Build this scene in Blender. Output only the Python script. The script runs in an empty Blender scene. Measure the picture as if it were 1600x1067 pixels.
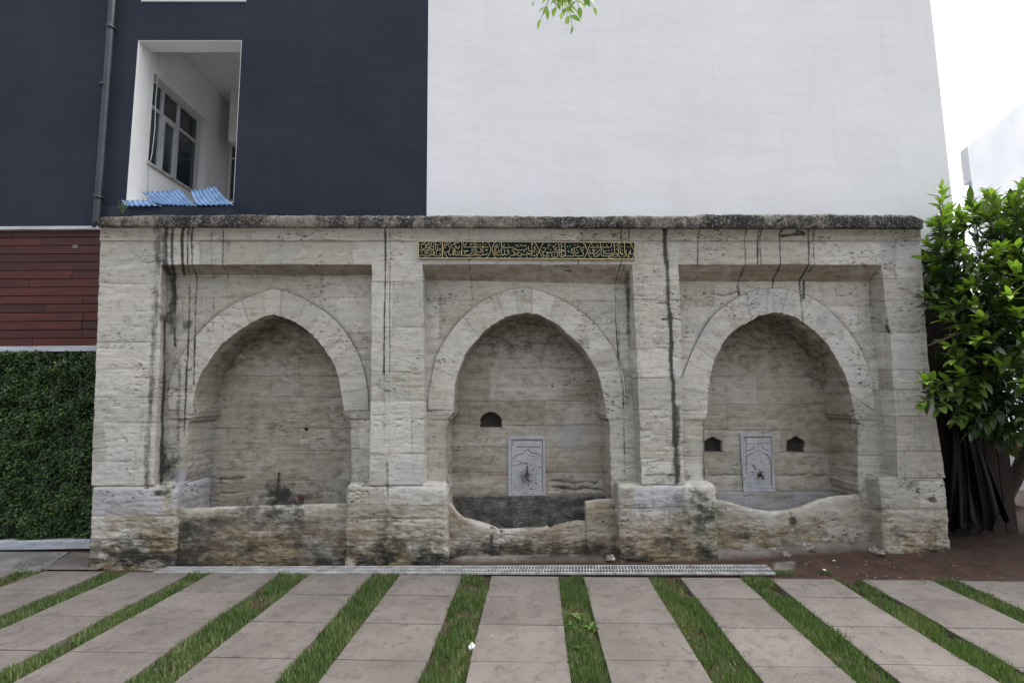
import bpy, math, random
import numpy as np
from mathutils import Matrix, Vector

S = bpy.context.scene
COL = S.collection
rad = math.radians

# ------------------------------------------------------------------ camera
H = 1.65
F = 770.0
PITCH, YAW, ROLL = rad(6.1), rad(0.8), rad(0.6)
fw = np.array([math.sin(YAW)*math.cos(PITCH), math.cos(YAW)*math.cos(PITCH), math.sin(PITCH)])
r0 = np.array([math.cos(YAW), -math.sin(YAW), 0.0])
u0 = np.cross(r0, fw)
CX = math.cos(ROLL)*r0 - math.sin(ROLL)*u0
CY = math.sin(ROLL)*r0 + math.cos(ROLL)*u0
CAM = np.array([0, 0, H])
cd = bpy.data.cameras.new("camera"); co = bpy.data.objects.new("camera", cd); COL.objects.link(co)
cd.sensor_width = 36; cd.lens = F/1600*36; cd.clip_end = 2000; cd.clip_start = 0.05
M = Matrix.Identity(4)
for i in range(3):
    M[i][0] = CX[i]; M[i][1] = CY[i]; M[i][2] = -fw[i]; M[i][3] = CAM[i]
co.matrix_world = M
S.camera = co

# ------------------------------------------------------------------ world, sun, exposure (overcast)
SUN_EL, SUN_AZ = rad(55), rad(105)      # azimuth measured from -Y (behind the camera) towards +X
w = bpy.data.worlds.new("World"); S.world = w; w.use_nodes = True
nt = w.node_tree; nt.nodes.clear()
sky = nt.nodes.new("ShaderNodeTexSky"); sky.sky_type = 'NISHITA'; sky.sun_disc = False
sky.sun_elevation = SUN_EL; sky.sun_rotation = math.pi - SUN_AZ
sky.air_density = 1.0; sky.dust_density = 4.0; sky.ozone_density = 1.0
hs = nt.nodes.new("ShaderNodeHueSaturation"); hs.inputs['Saturation'].default_value = 0.30
hs.inputs['Value'].default_value = 1.25
bg = nt.nodes.new("ShaderNodeBackground"); bg.inputs['Strength'].default_value = 0.15
wo = nt.nodes.new("ShaderNodeOutputWorld")
nt.links.new(sky.outputs[0], hs.inputs['Color']); # overcast skies are about three times brighter overhead than at the horizon
gtc = nt.nodes.new("ShaderNodeTexCoord"); gsx = nt.nodes.new("ShaderNodeSeparateXYZ"); nt.links.new(gtc.outputs['Generated'], gsx.inputs[0])
gmr = nt.nodes.new("ShaderNodeMapRange"); gmr.inputs['From Min'].default_value = 0.0; gmr.inputs['From Max'].default_value = 1.0
gmr.inputs['To Min'].default_value = 0.40; gmr.inputs['To Max'].default_value = 2.2; nt.links.new(gsx.outputs[2], gmr.inputs['Value'])
gvm = nt.nodes.new("ShaderNodeVectorMath"); gvm.operation = 'SCALE'
nt.links.new(hs.outputs[0], gvm.inputs[0]); nt.links.new(gmr.outputs[0], gvm.inputs['Scale'])
nt.links.new(gvm.outputs[0], bg.inputs['Color'])
nt.links.new(bg.outputs[0], wo.inputs['Surface'])
sl = bpy.data.lights.new("sun", 'SUN'); sl.energy = 0.5; sl.angle = rad(20); sl.color = (1.0, 0.96, 0.9)
so = bpy.data.objects.new("sun", sl); COL.objects.link(so)
sd = Vector((math.sin(SUN_AZ)*math.cos(SUN_EL), -math.cos(SUN_AZ)*math.cos(SUN_EL), math.sin(SUN_EL)))
so.rotation_euler = sd.to_track_quat('Z', 'Y').to_euler(); so.location = (3, -6, 12)
S.view_settings.view_transform = 'Standard'; S.view_settings.look = 'None'
S.view_settings.exposure = 1.0; S.view_settings.gamma = 1.0

# ------------------------------------------------------------------ measuring helpers
def P(px, py, Y):
    """point on the vertical plane at depth Y that is seen at photograph pixel px, py"""
    px = np.asarray(px, float); py = np.asarray(py, float); Y = np.asarray(Y, float)
    a = (px-800)/F; b = (533.5-py)/F
    d = a[..., None]*CX + b[..., None]*CY + fw
    t = Y/d[..., 1]
    return CAM + d*t[..., None]
def G(px, py, z=0.0):
    """point on the horizontal plane at height z"""
    px = np.asarray(px, float); py = np.asarray(py, float)
    a = (px-800)/F; b = (533.5-py)/F
    d = a[..., None]*CX + b[..., None]*CY + fw
    t = (z-H)/d[..., 2]
    return CAM + d*t[..., None]
def proj(p):
    q = p-CAM
    zc = q@fw
    return 800+F*(q@CX)/zc, 533.5-F*(q@CY)/zc

def _h(ix, iy, seed):
    n = (ix.astype(np.int64)*374761393 + iy.astype(np.int64)*668265263 + seed*1274126177) & 0xFFFFFFFF
    n = ((n ^ (n >> 13))*1274126177) & 0xFFFFFFFF
    n = n ^ (n >> 16)
    return (n & 0xFFFF)/65535.0
def vn(x, y, seed=0):
    x = np.asarray(x, float); y = np.asarray(y, float)
    ix = np.floor(x); iy = np.floor(y); fx = x-ix; fy = y-iy
    fx = fx*fx*(3-2*fx); fy = fy*fy*(3-2*fy)
    a = _h(ix, iy, seed); b = _h(ix+1, iy, seed); c = _h(ix, iy+1, seed); d = _h(ix+1, iy+1, seed)
    return (a*(1-fx)+b*fx)*(1-fy)+(c*(1-fx)+d*fx)*fy
def fbm(x, y, seed=0, oc=4):
    s = 0; a = 1; t = 0
    for k in range(oc):
        s = s+a*vn(x*2**k, y*2**k, seed+k*17); t += a; a *= .5
    return s/t
def sst(a, b, x):
    t = np.clip((x-a)/(b-a), 0, 1); return t*t*(3-2*t)
def polydist(px, py, pts):
    d = np.full(px.shape, 1e9)
    for (x0, y0), (x1, y1) in zip(pts[:-1], pts[1:]):
        dx, dy = x1-x0, y1-y0; L = dx*dx+dy*dy+1e-9
        t = np.clip(((px-x0)*dx+(py-y0)*dy)/L, 0, 1)
        d = np.minimum(d, np.hypot(px-x0-t*dx, py-y0-t*dy))
    return d

# ------------------------------------------------------------------ object helpers
ROOTS = {}
def tag(o, label=None, cat=None, group=None, kind=None):
    if label: o['label'] = label
    if cat: o['category'] = cat
    if group: o['group'] = group
    if kind: o['kind'] = kind
    return o
def empty(name, loc, label, cat, group=None):
    o = bpy.data.objects.new(name, None); COL.objects.link(o); o.location = tuple(float(v) for v in loc)
    o.empty_display_size = .2
    tag(o, label, cat, group)
    return o
def wloc(o):
    v = Vector((0, 0, 0))
    while o is not None:
        v = v+o.location; o = o.parent
    return np.array(v)
def mesh_obj(name, V, Fc, mat, parent=None, smooth=False, attrs=None, origin=None):
    V = np.asarray(V, float).reshape(-1, 3)
    if parent is not None: off = wloc(parent)
    elif origin is not None: off = np.array(origin, float)
    else: off = np.zeros(3)
    me = bpy.data.meshes.new(name)
    if isinstance(Fc, np.ndarray):
        k = Fc.shape[1]; n = len(Fc)
        me.vertices.add(len(V)); me.vertices.foreach_set('co', (V-off).astype(np.float32).ravel())
        me.loops.add(n*k); me.loops.foreach_set('vertex_index', Fc.astype(np.int32).ravel())
        me.polygons.add(n); me.polygons.foreach_set('loop_start', np.arange(0, n*k, k, dtype=np.int32))
        me.update(calc_edges=True)
    else:
        me.from_pydata([tuple(v) for v in (V-off)], [], [tuple(int(q) for q in f) for f in Fc]); me.update()
    me.validate()
    if smooth: me.polygons.foreach_set('use_smooth', np.ones(len(me.polygons), bool))
    if attrs:
        for an, A in attrs.items():
            at = me.color_attributes.new(an, 'FLOAT_COLOR', 'POINT')
            at.data.foreach_set('color', np.asarray(A, np.float32).ravel())
    if mat is not None: me.materials.append(mat)
    o = bpy.data.objects.new(name, me); COL.objects.link(o)
    if parent is not None: o.parent = parent
    elif origin is not None: o.location = tuple(off)
    return o

class MB:
    """collects simple shapes into one mesh"""
    def __init__(s): s.V = []; s.F = []; s.C = []
    def add(s, V, Fc, c=None):
        n = len(s.V); s.V += [tuple(float(q) for q in v) for v in V]; s.F += [tuple(i+n for i in f) for f in Fc]
        s.C += [c if c is not None else (0, 0, 0, 1)]*len(V)
    def hexa(s, c8, c=None):
        s.add(c8, [(0, 3, 2, 1), (4, 5, 6, 7), (0, 1, 5, 4), (1, 2, 6, 5), (2, 3, 7, 6), (3, 0, 4, 7)], c)
    def box(s, a, b, bev=0.0, c=None):
        x0, y0, z0 = a; x1, y1, z1 = b
        if bev <= 0:
            s.hexa([(x0, y0, z0), (x1, y0, z0), (x1, y1, z0), (x0, y1, z0), (x0, y0, z1), (x1, y0, z1), (x1, y1, z1), (x0, y1, z1)], c); return
        V = []; idx = {}
        for i, x in enumerate((x0, x1)):
            for j, y in enumerate((y0, y1)):
                for k, z in enumerate((z0, z1)):
                    sx, sy, sz = (1 if i == 0 else -1), (1 if j == 0 else -1), (1 if k == 0 else -1)
                    idx[i, j, k] = len(V)
                    V += [(x, y+sy*bev, z+sz*bev), (x+sx*bev, y, z+sz*bev), (x+sx*bev, y+sy*bev, z)]
        Fc = []
        for i in (0, 1): Fc.append([idx[i, 0, 0], idx[i, 1, 0], idx[i, 1, 1], idx[i, 0, 1]][::(1 if i else -1)])
        for j in (0, 1): Fc.append([idx[0, j, 0]+1, idx[1, j, 0]+1, idx[1, j, 1]+1, idx[0, j, 1]+1][::(-1 if j else 1)])
        for k in (0, 1): Fc.append([idx[0, 0, k]+2, idx[1, 0, k]+2, idx[1, 1, k]+2, idx[0, 1, k]+2][::(1 if k else -1)])
        for j in (0, 1):
            for k in (0, 1): Fc.append([idx[0, j, k]+1, idx[1, j, k]+1, idx[1, j, k]+2, idx[0, j, k]+2])
        for i in (0, 1):
            for k in (0, 1): Fc.append([idx[i, 0, k], idx[i, 1, k], idx[i, 1, k]+2, idx[i, 0, k]+2])
        for i in (0, 1):
            for j in (0, 1): Fc.append([idx[i, j, 0], idx[i, j, 1], idx[i, j, 1]+1, idx[i, j, 0]+1])
        for k3 in idx.values(): Fc.append([k3, k3+1, k3+2])
        s.add(V, Fc, c)
    def tube(s, pts, r, n=8, c=None, cap=True, flat=1.0):
        pts = [Vector(p) for p in pts]; rr = r if isinstance(r, (list, tuple)) else [r]*len(pts)
        V = []; up = Vector((0, 0, 1))
        for i, p in enumerate(pts):
            t = (pts[min(i+1, len(pts)-1)]-pts[max(i-1, 0)])
            if t.length < 1e-9: t = Vector((0, 0, 1))
            t.normalize()
            a = t.cross(up)
            if a.length < .1: a = t.cross(Vector((0, 1, 0)))
            a.normalize(); b = t.cross(a)
            for k in range(n):
                th = 2*math.pi*k/n
                V.append(p+a*math.cos(th)*rr[i]+b*math.sin(th)*rr[i])
        Fc = []
        for i in range(len(pts)-1):
            for k in range(n):
                Fc.append((i*n+k, i*n+(k+1) % n, (i+1)*n+(k+1) % n, (i+1)*n+k))
        if cap: Fc += [tuple(range(n))[::-1], tuple((len(pts)-1)*n+k for k in range(n))]
        s.add(V, Fc, c)
    def build(s, name, mat, parent=None, smooth=False, origin=None, attr=None):
        at = {attr: np.array(s.C, float)} if attr else None
        return mesh_obj(name, s.V, s.F, mat, parent, smooth, at, origin)

# ------------------------------------------------------------------ materials
class NB:
    def __init__(s, name):
        s.m = bpy.data.materials.new(name); s.m.use_nodes = True; s.t = s.m.node_tree; s.t.nodes.clear()
        s.out = s.n('ShaderNodeOutputMaterial'); s.b = s.n('ShaderNodeBsdfPrincipled')
        s.t.links.new(s.b.outputs[0], s.out.inputs['Surface'])
        s.tc = s.n('ShaderNodeTexCoord')
        s.b.inputs['Roughness'].default_value = .85
        s.b.inputs['Specular IOR Level'].default_value = .3
    def n(s, t): return s.t.nodes.new(t)
    def l(s, a, b): s.t.links.new(a, b)
    def put(s, v, sock):
        if hasattr(v, 'node'): s.l(v, sock)
        elif isinstance(v, (tuple, list)): sock.default_value = tuple(v)+((1,) if len(v) == 3 and len(sock.default_value) == 4 else ())
        else: sock.default_value = v
    def map(s, sc, loc=(0, 0, 0)):
        m = s.n('ShaderNodeMapping'); m.inputs['Scale'].default_value = sc; m.inputs['Location'].default_value = loc
        s.l(s.tc.outputs['Object'], m.inputs['Vector']); return m.outputs[0]
    def noise(s, sc, scale=1.0, detail=6, rough=.6, dist=0.0, loc=(0, 0, 0)):
        t = s.n('ShaderNodeTexNoise'); t.inputs['Scale'].default_value = scale; t.inputs['Detail'].default_value = detail
        t.inputs['Roughness'].default_value = rough; t.inputs['Distortion'].default_value = dist
        s.l(s.map(sc, loc), t.inputs['Vector']); return t.outputs[0]
    def voro(s, sc, scale=1.0, feature='F1'):
        t = s.n('ShaderNodeTexVoronoi'); t.feature = feature; t.inputs['Scale'].default_value = scale
        s.l(s.map(sc), t.inputs['Vector']); return t.outputs['Distance']
    def ramp(s, v, a, b, lo=0.0, hi=1.0):
        r = s.n('ShaderNodeMapRange'); r.interpolation_type = 'SMOOTHSTEP'
        s.put(v, r.inputs['Value']); r.inputs['From Min'].default_value = a; r.inputs['From Max'].default_value = b
        r.inputs['To Min'].default_value = lo; r.inputs['To Max'].default_value = hi; return r.outputs[0]
    def math(s, op, a, b=0.0, cl=False):
        m = s.n('ShaderNodeMath'); m.operation = op; m.use_clamp = cl
        s.put(a, m.inputs[0]); s.put(b, m.inputs[1]); return m.outputs[0]
    def mix(s, f, a, b, mode='MIX'):
        m = s.n('ShaderNodeMix'); m.data_type = 'RGBA'; m.blend_type = mode
        s.put(f, m.inputs[0]); s.put(a, m.inputs[6]); s.put(b, m.inputs[7]); return m.outputs[2]
    def attr(s, name):
        a = s.n('ShaderNodeAttribute'); a.attribute_name = name
        sp = s.n('ShaderNodeSeparateColor'); s.l(a.outputs['Color'], sp.inputs[0])
        return a.outputs['Color'], sp.outputs[0], sp.outputs[1], sp.outputs[2], a.outputs['Alpha']
    def bump(s, h, dist=.01, strength=1.0, prev=None):
        b = s.n('ShaderNodeBump'); b.inputs['Strength'].default_value = strength; b.inputs['Distance'].default_value = dist
        s.l(h, b.inputs['Height'])
        if prev is not None: s.l(prev, b.inputs['Normal'])
        return b.outputs[0]
    def done(s, color=None, rough=None, nrm=None, **kw):
        if color is not None: s.put(color, s.b.inputs['Base Color'])
        if rough is not None: s.put(rough, s.b.inputs['Roughness'])
        if nrm is not None: s.l(nrm, s.b.inputs['Normal'])
        for k, v in kw.items(): s.b.inputs[k.replace('_', ' ')].default_value = v
        return s.m

def stone_mat():
    b = NB('weathered_travertine')
    c1, dark, ochre, marble, red = b.attr('m1')
    c2, tone, joint, moss, pit = b.attr('m2')
    band = b.noise((2.2, 2.2, 26), 1, 7, .62, .25)
    band2 = b.noise((6, 6, 85), 1, 4, .6, .2)
    big = b.noise((1, 1, 1.2), 1.3, 5, .6)
    fine = b.noise((1, 1, 1), 90, 5, .7)
    mid = b.noise((1, 1, 1.6), 9, 6, .65)
    col = b.mix(b.ramp(band, .3, .7), (.385, .36, .312), (.475, .455, .41))
    col = b.mix(b.ramp(big, .35, .65, 0, .55), col, (.385, .378, .358))
    col = b.mix(b.math('MULTIPLY', b.ramp(band2, .42, .28), .42), col, (.15, .135, .115))
    col = b.mix(b.ramp(mid, .48, .70, 0, .6), col, (.225, .205, .168))
    grit = b.noise((1, 1, 1.5), 32, 5, .7)
    col = b.mix(b.ramp(grit, .54, .68, 0, .5), col, (.17, .155, .13)); col = b.mix(b.ramp(grit, .44, .32, 0, .35), col, (.50, .48, .44))
    tn = b.ramp(tone, 0, 1, .80, 1.12)
    tr = b.n('ShaderNodeCombineColor'); b.l(tn, tr.inputs[0]); b.l(tn, tr.inputs[1]); b.l(b.ramp(tone, 0, 1, .75, 1.13), tr.inputs[2])
    col = b.mix(1.0, col, tr.outputs[0], 'MULTIPLY')
    pale = b.noise((1, 1, 2.4), 3.1, 6, .7, loc=(4, 0, 9))
    col = b.mix(b.ramp(pale, .54, .70, 0, .55), col, (.55, .53, .48))
    vein = b.noise((3, 3, 1.2), 2.2, 8, .7, 1.2)
    mcol = b.mix(b.ramp(vein, .35, .65), (.30, .305, .322), (.39, .395, .408))
    col = b.mix(marble, col, mcol)
    on = b.math('MULTIPLY', ochre, b.ramp(mid, .25, .6, .45, 1.0))
    col = b.mix(on, col, b.mix(b.ramp(band, .35, .65), (.125, .088, .048), (.225, .172, .104)))
    col = b.mix(b.math('MULTIPLY', moss, b.ramp(mid, .38, .58)), col, (.062, .066, .03))
    # travertine holes, more of them where the pit mask is high
    pt = b.noise((20, 20, 46), 1, 4, .62, .35)
    pth = b.math('SUBTRACT', b.math('SUBTRACT', .335, b.math('MULTIPLY', joint, .0)), b.math('MULTIPLY', pit, -.085))
    ph = b.ramp(b.math('SUBTRACT', pth, pt), .0, .035)
    col = b.mix(b.math('MULTIPLY', ph, .85), col, (.055, .048, .04))
    # dark biological crust, run-off stains and painted niche shade, broken up by grain
    dn = b.math('ADD', dark, b.math('MULTIPLY', b.math('SUBTRACT', b.math('ADD', b.math('MULTIPLY', fine, .5), b.math('MULTIPLY', pt, .5)), .5), .9))
    dn = b.math('ADD', dn, b.math('MULTIPLY', b.math('SUBTRACT', mid, .5), .8))
    dk = b.math('MULTIPLY', b.ramp(dn, .22, .85), b.ramp(dark, 0.02, .25))
    col = b.mix(b.math('MULTIPLY', dk, .93), col, (.024, .023, .02))
    col = b.mix(b.math('MULTIPLY', red, .8), col, (.12, .028, .022))
    col = b.mix(b.math('MULTIPLY', joint, .8), col, (.075, .064, .05))
    hsum = b.math('ADD', b.math('MULTIPLY', band, 1.0), b.math('MULTIPLY', band2, .6))
    hsum = b.math('ADD', hsum, b.math('MULTIPLY', mid, .8))
    hsum = b.math('SUBTRACT', hsum, b.math('MULTIPLY', ph, 1.1))
    n1 = b.bump(hsum, .010, .55)
    n2 = b.bump(fine, .002, .5, n1)
    return b.done(col, b.ramp(marble, 0, 1, .92, .6), n2)
STONE = stone_mat()

def crust_mat():
    b = NB('lichen_crusted_stone')
    n1 = b.noise((1, 1, .55), 4.5, 8, .72, .9); n2 = b.noise((1, 1, 1), 34, 6, .7, .4); n3 = b.noise((.6, 1, 1), 1.4, 3, .5)
    m = b.math('ADD', b.math('MULTIPLY', n1, .55), b.math('ADD', b.math('MULTIPLY', n2, .35), b.math('MULTIPLY', n3, .30)))
    col = b.mix(b.ramp(m, .56, .70), (.018, .017, .015), (.20, .187, .16))
    col = b.mix(b.ramp(n3, .42, .7, 0, .5), col, (.15, .125, .095))
    col = b.mix(b.ramp(b.noise((1, 1, 1), 60, 3, .6), .56, .66, 0, .6), col, (.36, .35, .32))
    return b.done(col, .95, b.bump(b.math('ADD', n1, b.math('MULTIPLY', n2, .7)), .012, .8))
CRUST = crust_mat()

def simple(name, col, rough=.6, var=.12, sc=6, bump=.0, metal=0.0, spec=.4, col2=None, scv=(1, 1, 1)):
    b = NB(name)
    n = b.noise(scv, sc, 6, .6)
    c2 = col2 or tuple(min(1, c*(1+var*2)) for c in col); c1 = tuple(c*(1-var) for c in col)
    cc = b.mix(b.ramp(n, .3, .7), c1, c2)
    nr = b.bump(b.noise(scv, sc*8, 5, .6), .004, bump) if bump > 0 else None
    return b.done(cc, rough, nr, Metallic=metal, Specular_IOR_Level=spec)

def plaster(name, c, dirt, amt, sc=1.0):
    b = NB(name)
    n = b.noise((1, 1, 1), 1.1, 7, .6); st = b.noise((5, 5, .5), 1, 6, .65, .3); f = b.noise((1, 1, 1), 140, 4, .7)
    tr = b.noise((.5, .5, 5), 1, 4, .55, .4)
    col = b.mix(b.ramp(n, .3, .72, 0, amt), c, dirt)
    col = b.mix(b.ramp(st, .5, .75, 0, amt*.8), col, dirt)
    col = b.mix(b.ramp(tr, .5, .62, 0, amt*.35), col, dirt)
    sp = b.noise((1, 1, 1), 26, 3, .5)
    col = b.mix(b.ramp(sp, .735, .76, 0, .5), col, tuple(q*.4 for q in dirt))
    nn = b.bump(f, .002, .5); nn = b.bump(b.noise((1, 1, 2.5), 2.2, 5, .6), .05, .10, nn)
    return b.done(col, .9, nn)
WHITE = plaster('white_painted_render', (.655, .66, .672), (.53, .53, .52), .34)
DARK = plaster('slate_blue_painted_render', (.0135, .0175, .030), (.022, .027, .041), .7)
SHAFT = plaster('white_reveal_paint', (.70, .71, .715), (.52, .51, .48), .5)

def metal_grey(): return simple('brushed_grey_metal', (.34, .35, .37), .45, .15, 5, .1, .0, .5, scv=(1, 1, 6))
GREYM = metal_grey()

# ------------------------------------------------------------------ stone fountain: masks
YF = 5.13
Y1 = YF+.20
Y2 = Y1+.45
COPY_ = YF-.12
STAINS = [ # polyline in photo pixels, half width, strength
 ([(262,353),(256,372),(258,415),(270,433),(271,520)],8,.75),
 ([(246,356),(247,372),(246,415)],10,.62),
 ([(272,353),(268,372),(269,415),(273,432),(273,540)],4,.9),
 ([(288,353),(284,372),(285,415),(289,430)],3.2,1.0),
 ([(297,353),(293,372),(293,415),(297,432),(295,520),(291,600),(288,680)],1.7,.9),
 ([(303,353),(299,372),(300,415),(308,432),(306,470),(304,560),(303,600)],2.0,.85),
 ([(331,353),(330,415),(335,432),(333,510)],1.1,.7),
 ([(349,353),(348,415),(358,434)],1.5,.9),
 ([(330,470),(325,560)],1.0,.35),
 ([(244,415),(241,520),(236,620),(231,700),(228,757)],7,.62),
 ([(257,500),(256,600),(253,680),(251,757)],3.6,.95),
 ([(281,560),(279,640),(277,757)],5,.55),
 ([(272,430),(270,470)],8,.5),
 ([(602,353),(602,420),(601,500),(600,583)],2.2,.95),
 ([(609,353),(609,500),(609,583)],1.8,.75),
 ([(601,583),(600,640),(601,705)],3.5,.42),
 ([(608,600),(607,705)],2.5,.4),
 ([(605,720),(606,800),(602,850)],3.6,.5),
 ([(733,353),(733,413),(737,440),(737,466)],1.2,.75),
 ([(803,353),(803,372)],1.2,.6),
 ([(904,398),(903,413)],1.5,.85),
 ([(971,353),(970,413),(962,440),(962,500),(966,560),(973,600),(975,650),(976,740)],1.5,.85),
 ([(976,413),(967,440),(967,500),(968,557)],1.1,.7),
 ([(983,353),(982,380)],1.4,.8),([(986,355),(985,378)],1.0,.6),
 ([(981,425),(982,520)],5,.7),([(983,480),(984,540)],2.4,.6),
 ([(1003,353),(1002,470)],1.2,.35),
 ([(1039,353),(1039,380),(1042,420),(1044,470),(1047,500),(1049,560),(1052,620),(1054,690)],4.6,1.0),
 ([(1034,380),(1041,470),(1050,600)],7,.30),
 ([(1034,499),(1052,497),(1064,500)],1.6,1.0),
 ([(1056,640),(1057,700),(1058,752)],8,.85),
 ([(1010,722),(1035,718),(1062,722)],2.0,.7),([(1006,742),(1030,741),(1062,742)],1.4,.9),
 ([(1094,353),(1090,372),(1090,415)],1.4,.9),
 ([(1111,360),(1111,412)],.8,.45),([(1104,360),(1105,412)],.7,.4),([(1143,360),(1143,412)],.8,.35),
 ([(1168,353),(1163,372),(1165,413),(1154,438),(1153,456)],1.5,.95),
 ([(1187,353),(1184,372),(1184,413)],1.6,1.0),([(1191,353),(1187,372),(1189,413)],1.5,.95),
 ([(1211,355),(1211,412)],.9,.5),
 ([(1226,353),(1218,366),(1220,413),(1208,437),(1207,449)],1.6,1.0),
 ([(1208,449),(1208,490)],1.0,.6),
 ([(1263,353),(1264,413),(1249,438),(1250,455),(1253,480),(1255,506)],1.6,1.0),
 ([(1274,353),(1270,372),(1273,413),(1264,425)],1.4,.9),
 ([(1256,440),(1256,466)],3,.9),
 ([(1305,450),(1308,460),(1318,463),(1330,458),(1338,449)],1.4,.8),
 ([(1358,448),(1360,480)],1.6,.75),
 ([(1222,369),(1240,366),(1256,366)],3.0,1.0),([(1246,361),(1256,364)],2.5,1.0),
 ([(1118,459),(1130,462),(1150,456)],2.4,.62),([(1152,448),(1154,460)],3,.9),
 ([(1386,510),(1389,519)],4,1.0),([(1330,492),(1350,492)],1.0,.7),
 ([(1342,640),(1356,640)],1.2,.9),([(1328,660),(1345,662)],1.8,.8),
 ([(204,573),(208,568),(212,572)],.9,.8),([(214,571),(219,567),(222,571),(218,574),(214,571)],.9,.8),
 ([(700,655),(706,650),(709,644)],1.8,.8),([(942,655),(950,657)],1.8,.9),
 ([(975,620),(982,621)],1.6,.9),([(960,553),(968,562),(966,553)],1.2,.8),
 ([(240,383),(258,379)],2.5,.6),
 ([(1408,452),(1440,448)],5,.45),
]
BLOBS = [ # x, y, rx, ry, strength, channel (0 dark,1 ochre,2 marble,3 red, 4 moss)
 (258,735,10,40,.85,0),(270,728,16,38,.62,0),(266,500,17,16,.8,0),(293,508,10,6,.85,0),(255,770,14,5,.9,0),
 (440,775,38,22,.95,0),(437,745,22,22,.55,1),(440,762,24,20,.5,0),(425,800,60,16,.7,0),(476,776,13,6,.55,3),
 (1062,790,26,40,.50,0),(1085,782,30,24,.62,0),(1098,800,20,34,.70,0),(1078,825,40,20,.60,0),(1000,795,30,26,.42,0),(1045,760,60,12,.35,0),(1104,815,24,32,.85,4),(1096,850,20,22,.6,4),(1050,850,36,12,.7,0),(1060,838,28,9,.6,1),(985,800,18,20,.45,0),
 (1098,772,16,10,.6,0),(980,772,12,9,.5,0),(1050,745,50,10,.55,0),
 (612,825,14,26,.8,4),(606,862,26,13,.9,4),(668,868,34,12,.8,4),(672,852,20,12,.6,4),
 (600,775,20,12,.35,0),(580,845,34,30,.7,1),(655,835,44,28,.65,1),
 (360,835,70,22,.45,0),(440,850,60,18,.35,0),(290,820,18,40,.7,4),(500,862,40,20,.6,0),(520,830,22,30,.45,1),
 (772,858,22,15,1.0,0),(768,843,4,9,1.0,0),(745,850,34,18,.7,1),(860,855,70,10,.6,4),(905,866,40,10,.8,4),
 (720,830,18,30,.7,1),(930,850,26,30,.6,1),(935,862,20,12,.9,0),(944,820,10,40,.6,1),
 (1385,792,20,18,.55,0),(1400,832,16,28,.5,0),(1450,845,34,22,.85,1),(1370,835,14,34,.8,1),(1420,870,60,9,.7,0),(1395,800,22,30,.3,0),
 (1452,780,14,5,.8,0),(1425,757,34,10,.45,0),(1440,740,26,10,.4,0),
 (1163,838,9,5,.95,0),(1238,815,8,10,.7,0),(1300,835,50,12,.4,1),(1330,815,30,25,.3,1),
 (205,872,75,14,.8,0),(215,862,60,14,.75,4),(225,842,30,14,.6,0),(200,870,70,12,.6,1),(250,845,18,22,.55,1),
 (1260,555,60,22,.45,0),(1275,570,30,45,.55,0),(1215,575,18,9,.55,0),(1180,515,40,18,.35,0),
 (905,560,30,40,.45,0),(800,525,60,12,.35,0),(350,570,22,26,.5,0),(400,545,35,14,.45,0),(430,520,60,16,.55,0),
 (810,540,50,14,.4,1),(790,570,40,5,.45,1),(860,640,50,8,.3,1),(870,735,20,14,.2,1),
 (435,540,90,40,.35,1),(1190,520,80,30,.35,1),(860,560,60,16,.35,1),
 (305,757,24,5,.0,2),(302,765,32,30,1.0,2),
 (824,750,12,18,.5,0),(1186,750,5,9,.4,0),(445,790,80,8,.55,0),
 (890,760,34,9,.6,0),(840,815,110,30,.0,0),(830,806,90,10,.45,0),(880,750,45,16,.35,0),
 (1030,779,38,17,.9,2),(200,783,52,20,.85,2),(1040,772,30,12,.8,2),
 (638,745,20,26,.35,2),(890,678,22,18,.55,2),(1200,470,40,16,.5,2),(1290,500,20,16,.45,2),(1100,520,12,14,.4,2),
 (320,700,18,60,.3,2),(1412,560,20,34,.25,2),(1425,395,50,18,.5,2),
 (1425,460,30,14,.4,0),(1256,690,18,10,.45,0),(560,720,10,26,.35,0),(567,740,12,20,.4,0),
 (300,378,20,25,.3,0),(1130,375,40,12,.18,0),(1290,640,14,60,.3,1),(700,700,8,40,.3,1),
]
SEAMS = {
 'pier1': ([443,534,577,621,660,721,759,805,843,864],11,150),
 'pier2': ([440,511,581,627,708,759,789,810,845],12,120),
 'pier3': ([469,545,590,640,716,757,793,842],13,130),
 'pier4': ([436,470,519,578,608,650,705,750,795,832],14,90),
 'frieze': ([376,414],15,230),
 'wall1': ([432,465,520,562,610,655,700],16,130),
 'wall2': ([437,470,497,530,577,627,700],17,140),
 'wall3': ([441,478,520,560,610,657,712],18,120),
 'back1': ([500,552,587,620,669,704,750],19,150),
 'back2': ([537,575,626,664,698,738,774],20,170),
 'back3': ([545,588,631,672,706,742,768],21,160),
 'none': ([],22,400), 'plain': ([],23,2000),
}
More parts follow.
